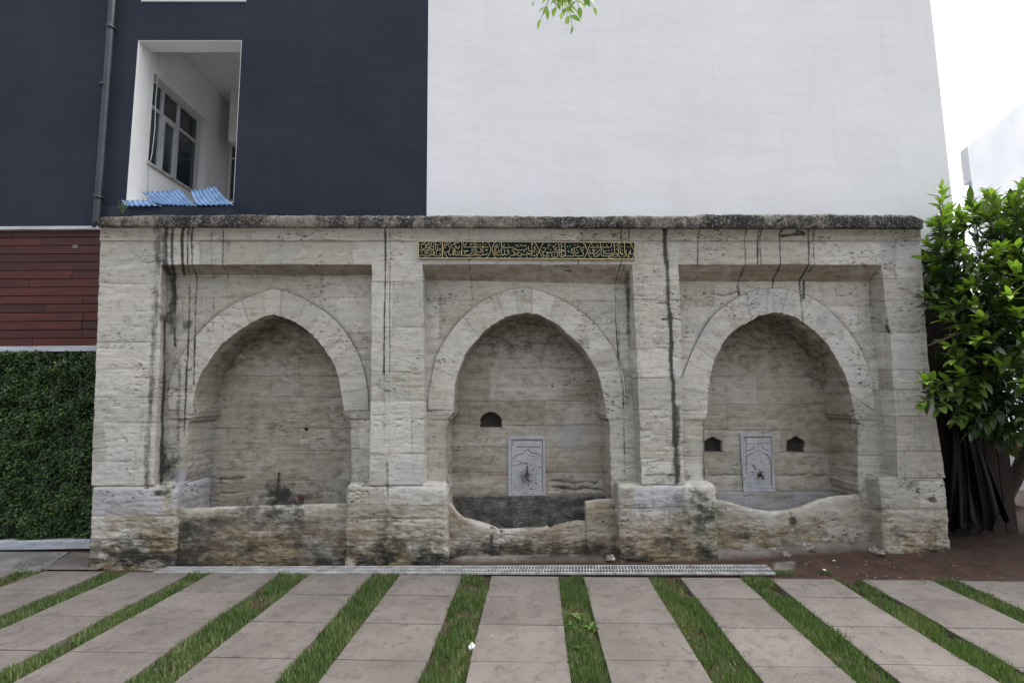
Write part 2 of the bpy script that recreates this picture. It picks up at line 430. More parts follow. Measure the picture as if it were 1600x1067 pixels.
def masks(p, reg, ang=None, extra=None):
    """p (...,3) -> m1, m2 colour masks and relief displacement"""
    px, py = proj(p); x = p[..., 0]; z = p[..., 2]; yy = p[..., 1]
    wx = px+2.2*(fbm(px*.03, py*.05, 5, 3)-.5)*2; wy = py+1.6*(fbm(px*.02, py*.04, 6, 3)-.5)*2
    ys, seed, wd = SEAMS[reg]
    joint = np.zeros(px.shape); tone = np.full(px.shape, .5)
    if ys:
        a = np.array(ys, float); i = np.searchsorted(a, wy)
        dy = np.min(np.abs(wy[..., None]-a), axis=-1)
        hi = _h(i, i*0+3, seed); wi = wd*(.65+.7*_h(i, i*0+7, seed)); q = (wx+hi*wd)/wi
        j = np.floor(q); dx = np.minimum(q-j, 1-(q-j))*wi
        tone = _h(i, j, seed+5)
        vis = .35+.65*fbm(px*.035, py*.035, seed+9, 3)
        joint = np.clip(np.exp(-(dy/.8)**2)*vis*1.15+.65*np.exp(-(dx/.7)**2)*vis, 0, 1)
        joint *= sst(.25, .55, fbm(px*.02, py*.05, seed+2, 2))*.75+.25
    tone = .5+(tone-.5)*.85
    ch = [np.zeros(px.shape) for _ in range(5)]
    for pts, hw, st in STAINS:
        xs = [q[0] for q in pts]; yq = [q[1] for q in pts]
        m = (px > min(xs)-hw*3-3) & (px < max(xs)+hw*3+3) & (py > min(yq)-hw*3-3) & (py < max(yq)+hw*3+3)
        if not m.any(): continue
        d = polydist(px[m], py[m], pts)+ (fbm(px[m]*.4, py[m]*.05, 33, 2)-.5)*hw*.9
        v = st*np.exp(-np.maximum(d, 0)**2/(hw*hw*.9))*(.65+.6*fbm(px[m]*.2, py[m]*.03, 44, 3))
        if hw > 3.4: v = np.maximum(v, st*.38*np.exp(-np.maximum(d, 0)**2/(hw*hw*7))*(.5+.8*fbm(px[m]*.1, py[m]*.015, 46, 3)))
        ch[0][m] = np.maximum(ch[0][m], v)
    for bx, by, rx, ry, st, c in BLOBS:
        m = (np.abs(px-bx) < rx*1.9) & (np.abs(py-by) < ry*1.9)
        if not m.any() or st == 0: continue
        d = np.sqrt(((px[m]-bx)/rx)**2+((py[m]-by)/ry)**2)+(fbm(px[m]*.07, py[m]*.09, 51+c, 4)-.5)*1.3
        v = st*sst(1.75, .15, d)*(.62+.55*fbm(px[m]*.22, py[m]*.10, 57, 3)) if c != 2 else st*sst(1.02, .96, np.maximum(np.abs(px[m]-bx)/rx, np.abs(py[m]-by)/ry))
        ch[c][m] = np.maximum(ch[c][m], v)
    low = sst(752, 868, py)*(yy < YF+.5)
    ch[1] = np.maximum(ch[1], low*1.1*sst(.28, .56, fbm(px*.02, py*.03, 71, 4)))
    base = sst(866, 884, py)*(yy < YF+.5)
    ch[4] = np.maximum(ch[4], base*.8*sst(.4, .6, fbm(px*.04, py*.06, 73, 3)))
    ch[0] = np.maximum(ch[0], sst(800, 882, py)*(yy < YF+.5)*(.28+.5*sst(.4, .62, fbm(px*.03, py*.05, 74, 4))))
    # general grime: soft vertical wash and lichen specks
    g = .24*sst(.52, .8, fbm(px*.045, py*.012, 81, 4))+.13*sst(.5, .7, fbm(px*.02, py*.03, 82, 4)); ch[0] = np.maximum(ch[0], g)
    if reg.startswith('back'):  # niche stone browned and darkened: its dirt plus painted recess shade
        ch[1] = np.maximum(ch[1], .27+.30*sst(.38, .66, fbm(px*.012, py*.02, 83, 4)))
    if reg.startswith('back'): ch[0] = np.maximum(ch[0], .10+.20*sst(.40, .7, fbm(px*.015, py*.025, 84, 4)))
    pit = sst(.42, .72, fbm(px*.018+3, py*.03, 85, 3))
    pit = np.maximum(pit, low*.8)
    m1 = np.stack([ch[0], ch[1], ch[2], ch[3]], -1); 
    disp = .011*(fbm(x*1.7, z*3.2, 91, 3)-.5)+.0055*(fbm(x*5, z*19, 92, 4)-.5)+.003*(fbm(x*30, z*60, 93, 2)-.5)
    disp = disp*(1+2.2*low)+.007*joint+.008*sst(.66, .78, fbm(x*9, z*42, 94, 3))*(.4+pit)
    if extra is not None:
        if 'tone' in extra: tone = extra['tone']
        if 'joint' in extra: joint = np.maximum(joint, extra['joint']); disp = disp+.006*extra['joint']
        if 'marble' in extra: m1[..., 2] = np.maximum(m1[..., 2], extra['marble'])
        if 'dark' in extra: m1[..., 0] = np.maximum(m1[..., 0], extra['dark'])
        if 'ochre' in extra: m1[..., 1] = np.maximum(m1[..., 1], extra['ochre'])
    m2 = np.stack([tone, joint, ch[4], pit], -1)
    return m1, m2, disp

class SB:
    """collects displaced, painted stone grids into one mesh"""
    def __init__(s): s.V = []; s.F = []; s.A = []; s.B = []; s.n = 0
    def grid(s, g, reg, fade=1.0, dirn=(0, 1, 0), extra=None, dmul=1.0):
        g = np.asarray(g, float); m1, m2, d = masks(g, reg, extra=extra)
        fd = np.asarray(fade)
        g = g+(d*fd*dmul)[..., None]*np.array(dirn, float)
        ny, nx = g.shape[:2]; i = np.arange(ny*nx).reshape(ny, nx)+s.n
        s.V.append(g.reshape(-1, 3)); s.A.append(m1.reshape(-1, 4)); s.B.append(m2.reshape(-1, 4))
        s.F.append(np.stack([i[:-1, :-1], i[1:, :-1], i[1:, 1:], i[:-1, 1:]], -1).reshape(-1, 4)); s.n += ny*nx
        return g
    def build(s, name, mat, parent, **kw):
        return mesh_obj(name, np.concatenate(s.V), np.concatenate(s.F), mat, parent, True,
                        {'m1': np.concatenate(s.A), 'm2': np.concatenate(s.B)}, **kw)
def interp_edge(pts, ys):
    a = np.array(sorted(pts, key=lambda q: q[1]), float)
    return np.interp(ys, a[:, 1], a[:, 0])
RES = .011
def wob(ys, seed, amp=1.1):
    return amp*((fbm(ys*.06, ys*0, seed, 3)-.5)*2+.5*(vn(ys*.35, ys*0, seed+3)-.5))
def loft(A, B, n):
    t = np.linspace(0, 1, n)[None, :, None]
    return A[:, None, :]*(1-t)+B[:, None, :]*t

base_c = P(812, 885, YF); base_c[2] = 0
FOUNT = empty('stone_fountain', base_c, 'old travertine street fountain with three pointed arch niches below a dark crusted coping', 'fountain')

PIER = { # front edges, left and right
 1: ([(157,376),(153,480),(150,560),(147,640),(143,757)], [(252,376),(252,415),(250,560),(242,700),(240,757)]),
 2: ([(581,376),(581,413),(580,600),(578,700),(577,757)], [(660,376),(660,413),(662,500),(663,700),(661,757)]),
 3: ([(988,376),(988,413),(991,480),(995,560),(999,650),(1003,757)], [(1060,376),(1060,413),(1063,500),(1065,600),(1067,700),(1069,757)]),
 4: ([(1377,376),(1377,415),(1386,497),(1392,525),(1395,583),(1400,643),(1402,745)], [(1438,376),(1445,480),(1450,560),(1462,650),(1477,745)]),
}
BACK = { # the same edges on the recessed wall: right side of pier n -> left edge of bay n
 1: ([(262,432),(259,560),(253,700),(250,757)], [(587,432),(587,757)]),
 2: ([(665,441),(666,560),(667,700),(667,757)], [(975,441),(981,480),(983,560),(990,640),(995,757)]),
 3: ([(1055,441),(1056,757)], [(1358,441),(1361,500),(1370,560),(1378,650),(1381,745)]),
}
PLINTH = {1: (143, 135, 277, 270, 759), 2: (541, 538, 697, 701, 758), 3: (966, 969, 1118, 1125, 757), 4: (1376, 1384, 1477, 1490, 746)}
def yrows(y0, y1): return np.linspace(y0, y1, max(4, int((y1-y0)*.0067*1.0/RES)))
EDGE = {}
for k, (Lp, Rp) in PIER.items():
    yb = PLINTH[k][4]; ys = yrows(376, yb)
    xl = interp_edge(Lp, ys)+wob(ys, 100+k); xr = interp_edge(Rp, ys)+wob(ys, 120+k, .8)
    A = P(xl, ys, YF); B = P(xr, ys, YF); EDGE[k] = (ys, A, B)
    sb = SB(); n = int((B[0, 0]-A[0, 0])/RES)+2
    reg = 'pier%d' % k
    sb.grid(loft(A, B, n), reg)
    # returns: left and right sides of the pier
    for side, E in ((-1, A), (1, B)):
        if (k == 1 and side < 0) or (k == 4 and side > 0):
            Q = E.copy(); Q[:, 1] += .72
        else:
            bay = k-1 if side < 0 else k
            bp = BACK[bay][1] if side < 0 else BACK[bay][0]
            y0 = bp[0][1]; yy = np.clip(ys, y0, 2000)
            q = np.array(bp, float); Q = P(interp_edge(bp, ys), ys, Y1); Q[:, 1] += .02
        sb.grid(loft(E, Q, max(4, int(np.abs(Q[:, 1]-E[:, 1]).max()/RES))), reg, fade=np.linspace(1, 0, max(4, int(np.abs(Q[:, 1]-E[:, 1]).max()/RES)))[None, :])
    sb.build('pier', STONE, FOUNT)
    # plinth
    xt0, xb0, xt1, xb1, yt = PLINTH[k]
    sb = SB(); ys2 = yrows(yt, 898); t = (ys2-yt)/(885-yt)
    rnd = 2.5*np.exp(-(ys2-yt)/3.0)
    L = P(xt0+(xb0-xt0)*t+wob(ys2, 140+k, 1.3)+(rnd if k > 1 else 0), ys2, YF-.012); R = P(xt1+(xb1-xt1)*t+wob(ys2, 160+k, 1.7)-(rnd if k < 4 else 0), ys2, YF-.012)
    n = int((R[-1, 0]-L[-1, 0])/RES)+2
    g = loft(L, R, n)
    edge = np.minimum(np.arange(n), np.arange(n)[::-1])*RES
    bull = (.018*np.exp(-edge/.012))[None, :]+.03*np.exp(-(ys2-yt)/3.0)[:, None]
    g[..., 1] += bull
    sb.grid(g, reg, dmul=1.3)
    top = g[0].copy(); tb = top.copy(); tb[:, 1] = Y1+.05; tb[:, 2] += .012
    sb.grid(np.transpose(loft(top, tb, 14), (1, 0, 2)), reg, fade=np.linspace(1, 0, 14)[:, None])
    for E in (g[:, 0], g[:, -1]):
        Q = E.copy(); Q[:, 1] = YF+(.72 if (k == 1 and E is g[:, 0]) or k == 4 else .55)
        m = int(.55/RES/1.5); sb.grid(loft(E, Q, m), reg, fade=np.linspace(1, .3, m)[None, :], extra=None)
    sb.build('plinth', STONE, FOUNT)

# frieze segments between the piers with their soffits
FR = [(1, EDGE[1][2], EDGE[2][1]), (2, EDGE[2][2], EDGE[3][1]), (3, EDGE[3][2], EDGE[4][1])]
for bay, EL, ER in FR:
    ysb = yrows(376, 413.5); ysp = EDGE[bay][0]
    xl = interp_edge(PIER[bay][1], ysb)+wob(ysb, 120+bay, .8); xr = interp_edge(PIER[bay+1][0], ysb)+wob(ysb, 100+bay+1)
    A = P(xl, ysb, YF); B = P(xr, ysb, YF); n = int((B[0, 0]-A[0, 0])/RES)+2
    g = loft(A, B, n)
    sag = .004*(fbm(g[-1, :, 0]*2.2, g[-1, :, 0]*0, 300+bay, 3)-.5)*2
    g[..., 2] += sag[None, :]*np.linspace(0, 1, len(ysb))[:, None]
    sb = SB(); sb.grid(g, 'frieze')
    bl, br = BACK[bay][0][0], BACK[bay][1][0]
    yl, yr = {1: (430, 431), 2: (438, 446), 3: (441, 441)}[bay]
    bot = g[-1].copy(); tt = np.linspace(0, 1, n)
    bk = P(bl[0]+(br[0]-bl[0])*tt, yl+(yr-yl)*tt, Y1)
    bk[:, 1] += .012
    sb.grid(np.transpose(loft(bot, bk, 16), (1, 0, 2)), 'frieze', fade=np.linspace(1, .2, 16)[:, None], extra={'ochre': np.full((16, n), .6), 'dark': .22*np.ones((16, n))})  # soffit colour holds dirt plus painted shade under the lintel
    sb.build('frieze', STONE, FOUNT)

# arch walls
INN = {
 1: [(283,850),(286,790),(290,757),(293,700),(296,660),(300,651),(302,640),(303,617),(312,589),(323.5,569),(341,544),(354,531),(382,511),(404,498),(427,491),(450,498),(473,511),(495.5,531),(513,554),(526,579),(532,607),(537,640),(539,648),(546,652),(548,700),(547,757),(546,790),(546,850)],
 2: [(700,860),(700,790),(700,757),(700,700),(700,660),(707,650),(709,640),(709.6,627),(712,594),(718.4,574),(728.5,551),(744,531),(761,513.5),(784,499),(800,492),(822,488.5),(842,492),(868,504.6),(890,523.6),(911,544),(928,571.7),(938.5,594),(943.6,622),(946,642),(948,652),(953,664),(953,700),(955,757),(957,790),(958,860)],
 3: [(1100,850),(1100,790),(1100,757),(1100,700),(1100,660),(1104,650),(1105.5,640),(1106,622),(1109.6,587),(1118.4,559),(1131,534),(1146,517),(1166.5,504.6),(1189,493),(1211,487.7),(1235,493),(1255,503),(1280,523.6),(1300.5,549),(1313,571.7),(1323,592),(1329.6,617),(1333.5,642),(1336,650),(1341,660),(1340,700),(1340,757),(1348,790),(1350,850)],
}
OUT = {
 1: [(264,640),(263,617),(268,587),(283,556),(306,526),(333.6,498),(361,478),(392,463),(426,451),(457.5,459),(498,480.6),(526,503),(546,529),(564,564),(573,600),(576,640)],
 2: [(669,640),(670,617),(678,572),(685.5,549),(708,513.5),(728.5,491),(751,473),(776.6,459),(797,453),(818,449.5),(842,454),(878,469),(908,488),(931,508),(948.6,531),(966,556.5),(974,584),(976.5,607),(978,640)],
 3: [(1063,640),(1064,600),(1069,582),(1078,559),(1090.6,531),(1111,498),(1138.7,474),(1166.5,459),(1192,452),(1217,450.7),(1242.4,455),(1267.7,465.4),(1293,483),(1318,508),(1338.5,536),(1353.7,566.6),(1359,581),(1363,600),(1366,640)],
}
def resamp(pts, n):
    a = np.array(pts, float); d = np.r_[0, np.cumsum(np.hypot(*(a[1:]-a[:-1]).T))]
    t = np.linspace(0, d[-1], n); return np.stack([np.interp(t, d, a[:, 0]), np.interp(t, d, a[:, 1])], -1)
def smooth_curve(pts):
    a = np.array(pts, float)
    out = []
    for i in range(len(a)-1):
        p0 = a[max(i-1, 0)]; p1 = a[i]; p2 = a[i+1]; p3 = a[min(i+2, len(a)-1)]
        for t in np.linspace(0, 1, 6)[:-1]:
            out.append(.5*((2*p1)+(-p0+p2)*t+(2*p0-5*p1+4*p2-p3)*t*t+(-p0+3*p1-3*p2+p3)*t**3))
    out.append(a[-1]); return np.array(out)
APEX = {1: (427, 426), 2: (822, 818), 3: (1211, 1217)}
for bay in (1, 2, 3):
    inn = INN[bay]; out = OUT[bay]
    il = [q for q in inn if q[0] <= APEX[bay][0]]; ir = [q for q in inn if q[0] >= APEX[bay][0]]
    sl_ = [q for q in il if q[1] >= 640]; al = [q for q in il if q[1] <= 640]
    sr_ = [q for q in ir if q[1] >= 640]; ar = [q for q in ir if q[1] <= 640]
    if al[-1] != ar[0]: pass
    ap = min(inn, key=lambda q: q[1])
    nj, na = 120, 110
    inL = resamp(sl_, nj); inA = resamp(smooth_curve(al), na); inB = resamp(smooth_curve(ar), na); inR = resamp(sr_, nj)
    op = min(out, key=lambda q: q[1])
    oL = [q for q in out if q[0] <= op[0]]; oR = [q for q in out if q[0] >= op[0]]
    oA = resamp(smooth_curve(oL), na); oB = resamp(smooth_curve(oR), na)
    # jag of the arris
    I = np.concatenate([inL, inA[1:], inB[1:], inR[1:]]); 
    ss = np.arange(len(I)); 
    I[:, 0] += .8*(vn(ss*.35, ss*0, 400+bay)-.5)*2; I[:, 1] += .8*(vn(ss*.35, ss*0+9, 410+bay)-.5)*2
    reg = 'wall%d' % bay
    # voussoir ring
    U = np.concatenate([I[nj-1:nj-1+na], I[nj-1+na:nj-1+2*na-1]]); O = np.concatenate([oA, oB[1:]])
    m = len(U); nv = 15 if bay != 2 else 17
    q = np.linspace(0, nv, m)+.12*np.sin(np.linspace(0, 40, m)); fl = np.floor(q); dq = np.minimum(q-fl, 1-(q-fl))
    tn = .62+(_h(fl, fl*0+bay, 77)-.5)*.5; jn = np.exp(-(dq/.035)**2)*(.12+.40*_h(np.round(q), fl*0, 78))
    Yr = Y1-.016
    A = P(U[:, 0], U[:, 1], Yr); B = P(O[:, 0], O[:, 1], Yr); nw = 26
    g = loft(A, B, nw)
    ex = {'tone': np.repeat(tn[:, None], nw, 1), 'joint': np.repeat(jn[:, None], nw, 1)}
    sb = SB(); sb.grid(g, 'plain', extra=ex, dmul=.6)
    B2 = P(O[:, 0], O[:, 1], Y1+.012)
    jj = np.full((m, 4), 1.3)*(.7+.5*fbm(np.linspace(0, 9, m), np.zeros(m), 80+bay, 3))[:, None]
    sb.grid(loft(B, B2, 4), 'plain', extra={'joint': np.clip(jj, 0, 1)}, dmul=.6)
    # short reveal of the ring back to the wall plane
    sb.build('arch_ring', STONE, FOUNT)
    # wall outside the ring
    (lx, ly), (rx, ry) = BACK[bay][0][0], BACK[bay][1][0]
    yl, yr = {1: (430, 431), 2: (438, 446), 3: (441, 441)}[bay]
    yl -= 3; yr -= 3
    LE = lambda y: float(interp_edge(BACK[bay][0], y)); RE = lambda y: float(interp_edge(BACK[bay][1], y))
    W = []
    lw = np.linspace(640, yl, 60); W += [(LE(y), y) for y in lw]
    W += [(LE(yl)+(op[0]-LE(yl))*t, yl+(yr-yl)*.5*t) for t in np.linspace(0, 1, na-60+1)[1:]]
    W += [(op[0]+(RE(yr)-op[0])*t, (yl+yr)/2+(yr-yl)*.5*t) for t in np.linspace(0, 1, na-60+1)[1:]]
    W += [(RE(y), y) for y in np.linspace(yr, 640, 60)[1:]]
    W = np.array(W); W = W[:m] if len(W) >= m else np.concatenate([W, np.repeat(W[-1:], m-len(W), 0)])
    sb = SB()
    sb.grid(loft(P(O[:, 0], O[:, 1], Y1), P(W[:, 0], W[:, 1], Y1), 30), reg, dmul=.8,
            extra={'joint': np.exp(-np.arange(30)/1.3)[None, :]*.8*np.ones((m, 1))})
    # jamb panels below the springing
    for side in (0, 1):
        J = inL if side == 0 else inR
        J = I[:nj] if side == 0 else I[-nj:]
        yy = J[:, 1]
        ex_ = np.array([(LE(y) if side == 0 else RE(y)) for y in yy])
        sb.grid(loft(P(J[:, 0], yy, Y1-.016*(yy < 655)), P(ex_, yy, Y1), 22), reg, dmul=.9)
    sb.build('arch_wall', STONE, FOUNT)
    # niche sides and vault
    a0 = P(I[:, 0], I[:, 1], Y1-.016*np.interp(I[:, 1], [640, 660], [1, 1.0]))
    a1 = a0.copy(); a1[:, 1] = Y2+.02
    nd = 36; g = loft(a0, a1, nd)
    cz = P(APEX[bay][0], 640, Y1)
    # impost moulding: horizontal steps pushed into the opening
    zz = g[..., 2]; zi0 = P(APEX[bay][0], 657, Y1)[2]; zi1 = P(APEX[bay][0], 640, Y1)[2]
    sgn = np.sign(cz[0]-g[..., 0])
    mould = .016*sst(zi0-.02, zi0, zz)*sst(zi1+.03, zi1+.01, zz)+.010*sst(zi0+.035, zi0+.045, zz)*sst(zi1+.03, zi1+.01, zz)
    dd = np.linspace(0, 1, nd)[None, :]
    g[..., 0] += sgn*mould*sst(0, .12, dd)
    jz = np.exp(-((zz-zi0)/.012)**2)+np.exp(-((zz-zi0-.04)/.008)**2)+.8*np.exp(-((zz-zi1-.02)/.008)**2)
    dirv = np.array([0, 0, 0])
    sb = SB()
    vv = masks(g, 'back%d' % bay)[2]
    nrm = np.stack([-(sgn)*np.ones_like(zz), np.zeros_like(zz), np.zeros_like(zz)], -1)
    g = g+nrm*(vv*.8*sst(0, .06, dd))[..., None]
    dirt_shade = sst(640, 540, I[:, 1])[:, None]*sst(.0, .4, dd)*.5  # vault darkened inwards and upwards: painted arch shade with some dirt
    sb.grid(g, 'back%d' % bay, fade=0.0, extra={'joint': np.clip(jz, 0, 1)*.8*sst(0, .05, dd), 'dark': dirt_shade})
    sb.build('niche_vault', STONE, FOUNT)
    # back wall
    xs = (min(q[0] for q in inn)+6, max(q[0] for q in inn)-2)
    x0 = min(q[0] for q in inn)-12; x1 = max(q[0] for q in inn)+12
    c0 = P(x0, 480, Y2); c1 = P(x1, 870, Y2)
    ux = np.linspace(c0[0], c1[0], int((c1[0]-c0[0])/.0085)); uz = np.linspace(c0[2], -.1, int((c0[2]+.1)/.0085))
    gx, gz = np.meshgrid(ux, uz); g = np.stack([gx, np.full(gx.shape, Y2), gz], -1)
    px, py = proj(g)
    ex = {}; sh = np.zeros(gx.shape); dk = np.zeros(gx.shape); mar = np.zeros(gx.shape)
    holes = {1: [(478, 671, 2.6, 2.6, 0)], 2: [(767, 656, 16, 12, 1)], 3: [(1114, 694, 14, 12, 1), (1244, 694, 14.5, 12.5, 1)]}[bay]
    for hx, hy, rx, ry, kind in holes:
        jit = 1.1*(fbm(px*.25, py*.25, 60, 2)-.5)*2
        if kind == 0: ins = np.hypot(px-hx, py-hy)+jit*.3 < rx
        else:
            top = hy-ry*(.35+.65*(1-np.abs(px-hx)/rx)) if bay == 3 else hy-ry*np.sqrt(np.clip(1-((px-hx)/rx)**2, 0, 1))*(.8+.25*(1-np.abs(px-hx)/rx))
            ins = (np.abs(px-hx+jit) < rx) & (py < hy+ry*.95) & (py > top+jit*.5)
        sh = np.where(ins, .105 if kind else .06, sh); dk = np.where(ins, 1.3, dk)  # hollows blackened: soot plus the painted shade of a deeper hole
    trough = sst(772, 775, py) if bay == 2 else (sst(766, 769, py) if bay == 3 else np.zeros(gx.shape))
    sh = sh-.03*trough; mar = trough*(.85 if bay == 3 else .55)
    jt = np.exp(-((py-(773 if bay == 2 else 767))/1.3)**2)*(.9 if bay > 1 else 0)*np.ones_like(px)
    dk = np.maximum(dk, trough*(.68 if bay == 2 else .05))
    # eroded streaks
    for (ax, bx_, yy, st) in {1: [(338,382,747,1), (345,382,769,.8)], 2: [(862,940,763,1.2), (862,935,753,.9), (735,880,538,.7)], 3: [(1110,1155,742,.7), (1225,1290,742,.6)]}[bay]:
        e = np.exp(-((py-yy-2*(fbm(px*.06, px*0, 7, 2)-.5)*4)/1.8)**2)*sst(ax-4, ax+4, px)*sst(bx_+4, bx_-4, px)*st
        sh = sh+.018*e; dk = np.maximum(dk, .6*np.clip(e, 0, 1))
    g[..., 1] += sh
    dirt_shade = .52*sst(650, 500, py)  # back wall darker towards the arch head: painted shade along with dirt
    sb = SB(); sb.grid(g, 'back%d' % bay, dmul=.9, extra={'dark': np.maximum(dk, dirt_shade), 'marble': mar, 'joint': jt})
    sb.build('niche_back', STONE, FOUNT)

# basins ------------------------------------------------------------
def basin(top_pts, ybot, Y, th, reg, name, par, seed, exd=None):
    tp = np.array(top_pts, float)
    L = P(tp[:, 0], tp[:, 1], Y)
    n = max(12, int((L[-1, 0]-L[0, 0])/RES))
    s = np.r_[0, np.cumsum(np.hypot(*(tp[1:]-tp[:-1]).T))]; t = np.linspace(0, s[-1], n)
    tx = np.interp(t, s, tp[:, 0]); ty = np.interp(t, s, tp[:, 1])
    ty = ty+1.2*(fbm(tx*.09, tx*0, seed, 3)-.5)
    T = P(tx, ty, Y); B = T.copy(); B[:, 2] = -.08
    nz = int((T[:, 2].max()+.08)/RES)
    f = np.transpose(loft(T, B, nz), (1, 0, 2))
    r = np.arange(nz)[:, None]*RES
    f[..., 1] += .018*np.exp(-r/.012)
    sb = SB(); sb.grid(f, reg, extra=exd(f) if exd else None)
    R = f[0].copy(); Rb = R.copy(); Rb[:, 1] = Y+th; 
    R2 = R.copy(); R2[:, 1] = Y+th*.35; R2[:, 2] += .006
    sb.grid(np.stack([R, R2, Rb]), reg, fade=np.array([1, .4, .4])[:, None], extra={'tone': np.full((3, n), .75)})
    back = Rb.copy(); back[:, 2] = -.08
    sb.grid(np.transpose(loft(Rb, back, 20), (1, 0, 2)), reg, fade=0.0)
    for e in (0, -1):
        a = f[:, e]; q = a.copy(); q[:, 1] = Y+th; sb.grid(loft(a, q, 6), reg, fade=np.linspace(1, 0, 6)[None, :])
    return sb.build(name, STONE, par)
def ex1(f):
    px, py = proj(f)
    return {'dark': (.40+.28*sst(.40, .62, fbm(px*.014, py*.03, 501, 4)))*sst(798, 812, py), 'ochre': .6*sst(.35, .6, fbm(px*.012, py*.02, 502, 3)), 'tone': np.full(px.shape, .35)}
def ex2(f):
    px, py = proj(f)
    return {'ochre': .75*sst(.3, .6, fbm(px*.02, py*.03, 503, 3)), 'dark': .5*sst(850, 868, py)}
def ex3(f):
    px, py = proj(f)
    ln = np.exp(-(polydist(px, py, [(1234,799),(1240,818),(1247,846)])/1.2)**2)
    ln = np.maximum(ln, .6*np.exp(-(polydist(px, py, [(1262,822),(1290,815),(1320,808)])/.8)**2))
    return {'joint': ln, 'tone': np.full(px.shape, .55), 'ochre': .5*sst(1240, 1340, px), 'dark': .25*sst(1240, 1130, px)+.3*sst(.5, .7, fbm(px*.03, py*.03, 504, 3))}
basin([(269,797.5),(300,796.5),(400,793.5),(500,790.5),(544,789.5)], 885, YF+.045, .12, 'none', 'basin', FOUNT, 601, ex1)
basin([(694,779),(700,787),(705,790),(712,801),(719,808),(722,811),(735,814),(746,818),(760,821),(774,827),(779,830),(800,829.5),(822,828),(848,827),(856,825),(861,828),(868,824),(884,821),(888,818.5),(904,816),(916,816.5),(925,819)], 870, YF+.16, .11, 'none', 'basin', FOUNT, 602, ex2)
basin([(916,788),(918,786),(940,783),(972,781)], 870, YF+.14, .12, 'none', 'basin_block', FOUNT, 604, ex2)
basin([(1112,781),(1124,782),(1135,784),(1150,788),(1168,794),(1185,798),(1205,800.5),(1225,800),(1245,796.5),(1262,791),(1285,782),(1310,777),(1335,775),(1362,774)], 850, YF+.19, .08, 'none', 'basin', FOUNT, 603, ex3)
# wet floors of the basins
mb = MB()
for x0, x1 in ((262, 560), (690, 975), (1090, 1370)):
    a = P(x0, 845, YF+.22); b_ = P(x1, 845, Y2)
    mb.box((a[0], YF+.24, -.1), (b_[0], Y2+.01, .16))
mb.build('basin_floor', simple('silted_basin_floor', (.07, .06, .05), .7, .4, 5, .3), FOUNT)

# cornice and coping ---------------------------------------------------
xL0, xR0 = P(152, 353, COPY_)[0], P(1443, 356, COPY_)[0]
nx = int((xR0-xL0)/RES)
prof = [(0.0, 0.0), (0.004, .012), (.03, .03), (.055, .06), (.07, .095), (.08, .14), (.098, .145), (.10, .155)]
tt = np.linspace(0, 1, nx)
Ltop, Ltop2 = P(154, 355, COPY_), P(1441, 357.5, COPY_)
Lb, Lb2 = P(157, 377, YF), P(1438, 377, YF)
rows = []
for k, s in enumerate(np.linspace(0, 1, 22)):
    # cavetto from under the coping down to the frieze
    ang = s*math.pi/2
    fy = 1-math.sin(ang)**1.0; fz = 1-(1-math.cos(ang))
    y = YF-.012-(.085)*(1-math.sin(ang)); 
    zf = math.cos(ang)
    A = np.array([Lb[0]+(Ltop[0]-Lb[0])*(1-math.sin(ang)), y, Lb[2]+(Ltop[2]-Lb[2])*zf])
    B = np.array([Lb2[0]+(Ltop2[0]-Lb2[0])*(1-math.sin(ang)), y, Lb2[2]+(Ltop2[2]-Lb2[2])*zf])
    rows.append(A[None, :]*(1-tt[:, None])+B[None, :]*tt[:, None])
g = np.array(rows)
sb = SB(); sb.grid(g, 'frieze', dmul=.7)
for e, s_ in ((0, -1), (-1, 1)):
    E = g[:, e]; Q = E.copy(); Q[:, 1] = YF+.7; sb.grid(loft(E, Q, 30), 'plain', fade=np.linspace(1, 0, 30)[None, :])
sb.build('cornice', STONE, FOUNT)

# coping: several crusted slabs laid end to end, together one course
xs = np.linspace(152, 1443, int(nx))
top = 335.5+1.5*(fbm(xs*.012, xs*0, 701, 3)-.5)*2+.7*(vn(xs*.11, xs*0, 702)-.5)*2+.8*(vn(xs*.5, xs*0, 703)-.5)
top = top+1.5*sst(300, 150, xs)+.0*xs
top += np.interp(xs, [152,158,700,780,1085,1100,1300,1380,1430,1443],[3,0,-.5,1,1,-2,-2,-1,1,6])
bot = np.interp(xs, [152, 260, 600, 1080, 1443], [353.5, 354, 355, 355.5, 357])+.5*(vn(xs*.2, xs*0, 704)-.5)
T = P(xs, top, COPY_-.01); B = P(xs, bot, COPY_-.01)
f = np.transpose(loft(T, B, 16), (1, 0, 2))
r = np.linspace(0, 1, 16)[:, None]
px, py = proj(f)
f[..., 1] += .03*np.exp(-r*12)+.013*(fbm(px*.09, py*.12, 710, 4)-.5)+.012*np.exp(-(1-r)*10)
for jx in (380, 505, 640, 800, 905, 1075, 1290):
    f[..., 1] += .02*np.exp(-((px-jx-2*(vn(py*.3, py*0, jx)-.5))/1.3)**2)
V = [f]
Tb = f[0].copy(); Tb[:, 1] = YF+.68; tg = np.transpose(loft(f[0], Tb, 24), (1, 0, 2)); tg[1:-1, :, 2] += .02*fbm(tg[1:-1, :, 0]*6, tg[1:-1, :, 1]*6, 720, 3)
Bb = f[-1].copy(); Bb[:, 1] = YF+.1
bgd = np.stack([f[-1], Bb])
VV = []; FF = []; n0 = 0
def addg(g):
    global n0
    ny, nx_ = g.shape[:2]; i = np.arange(ny*nx_).reshape(ny, nx_)+n0
    VV.append(g.reshape(-1, 3)); FF.append(np.stack([i[:-1, :-1], i[1:, :-1], i[1:, 1:], i[:-1, 1:]], -1).reshape(-1, 4)); n0 += ny*nx_
addg(f); addg(tg); addg(bgd)
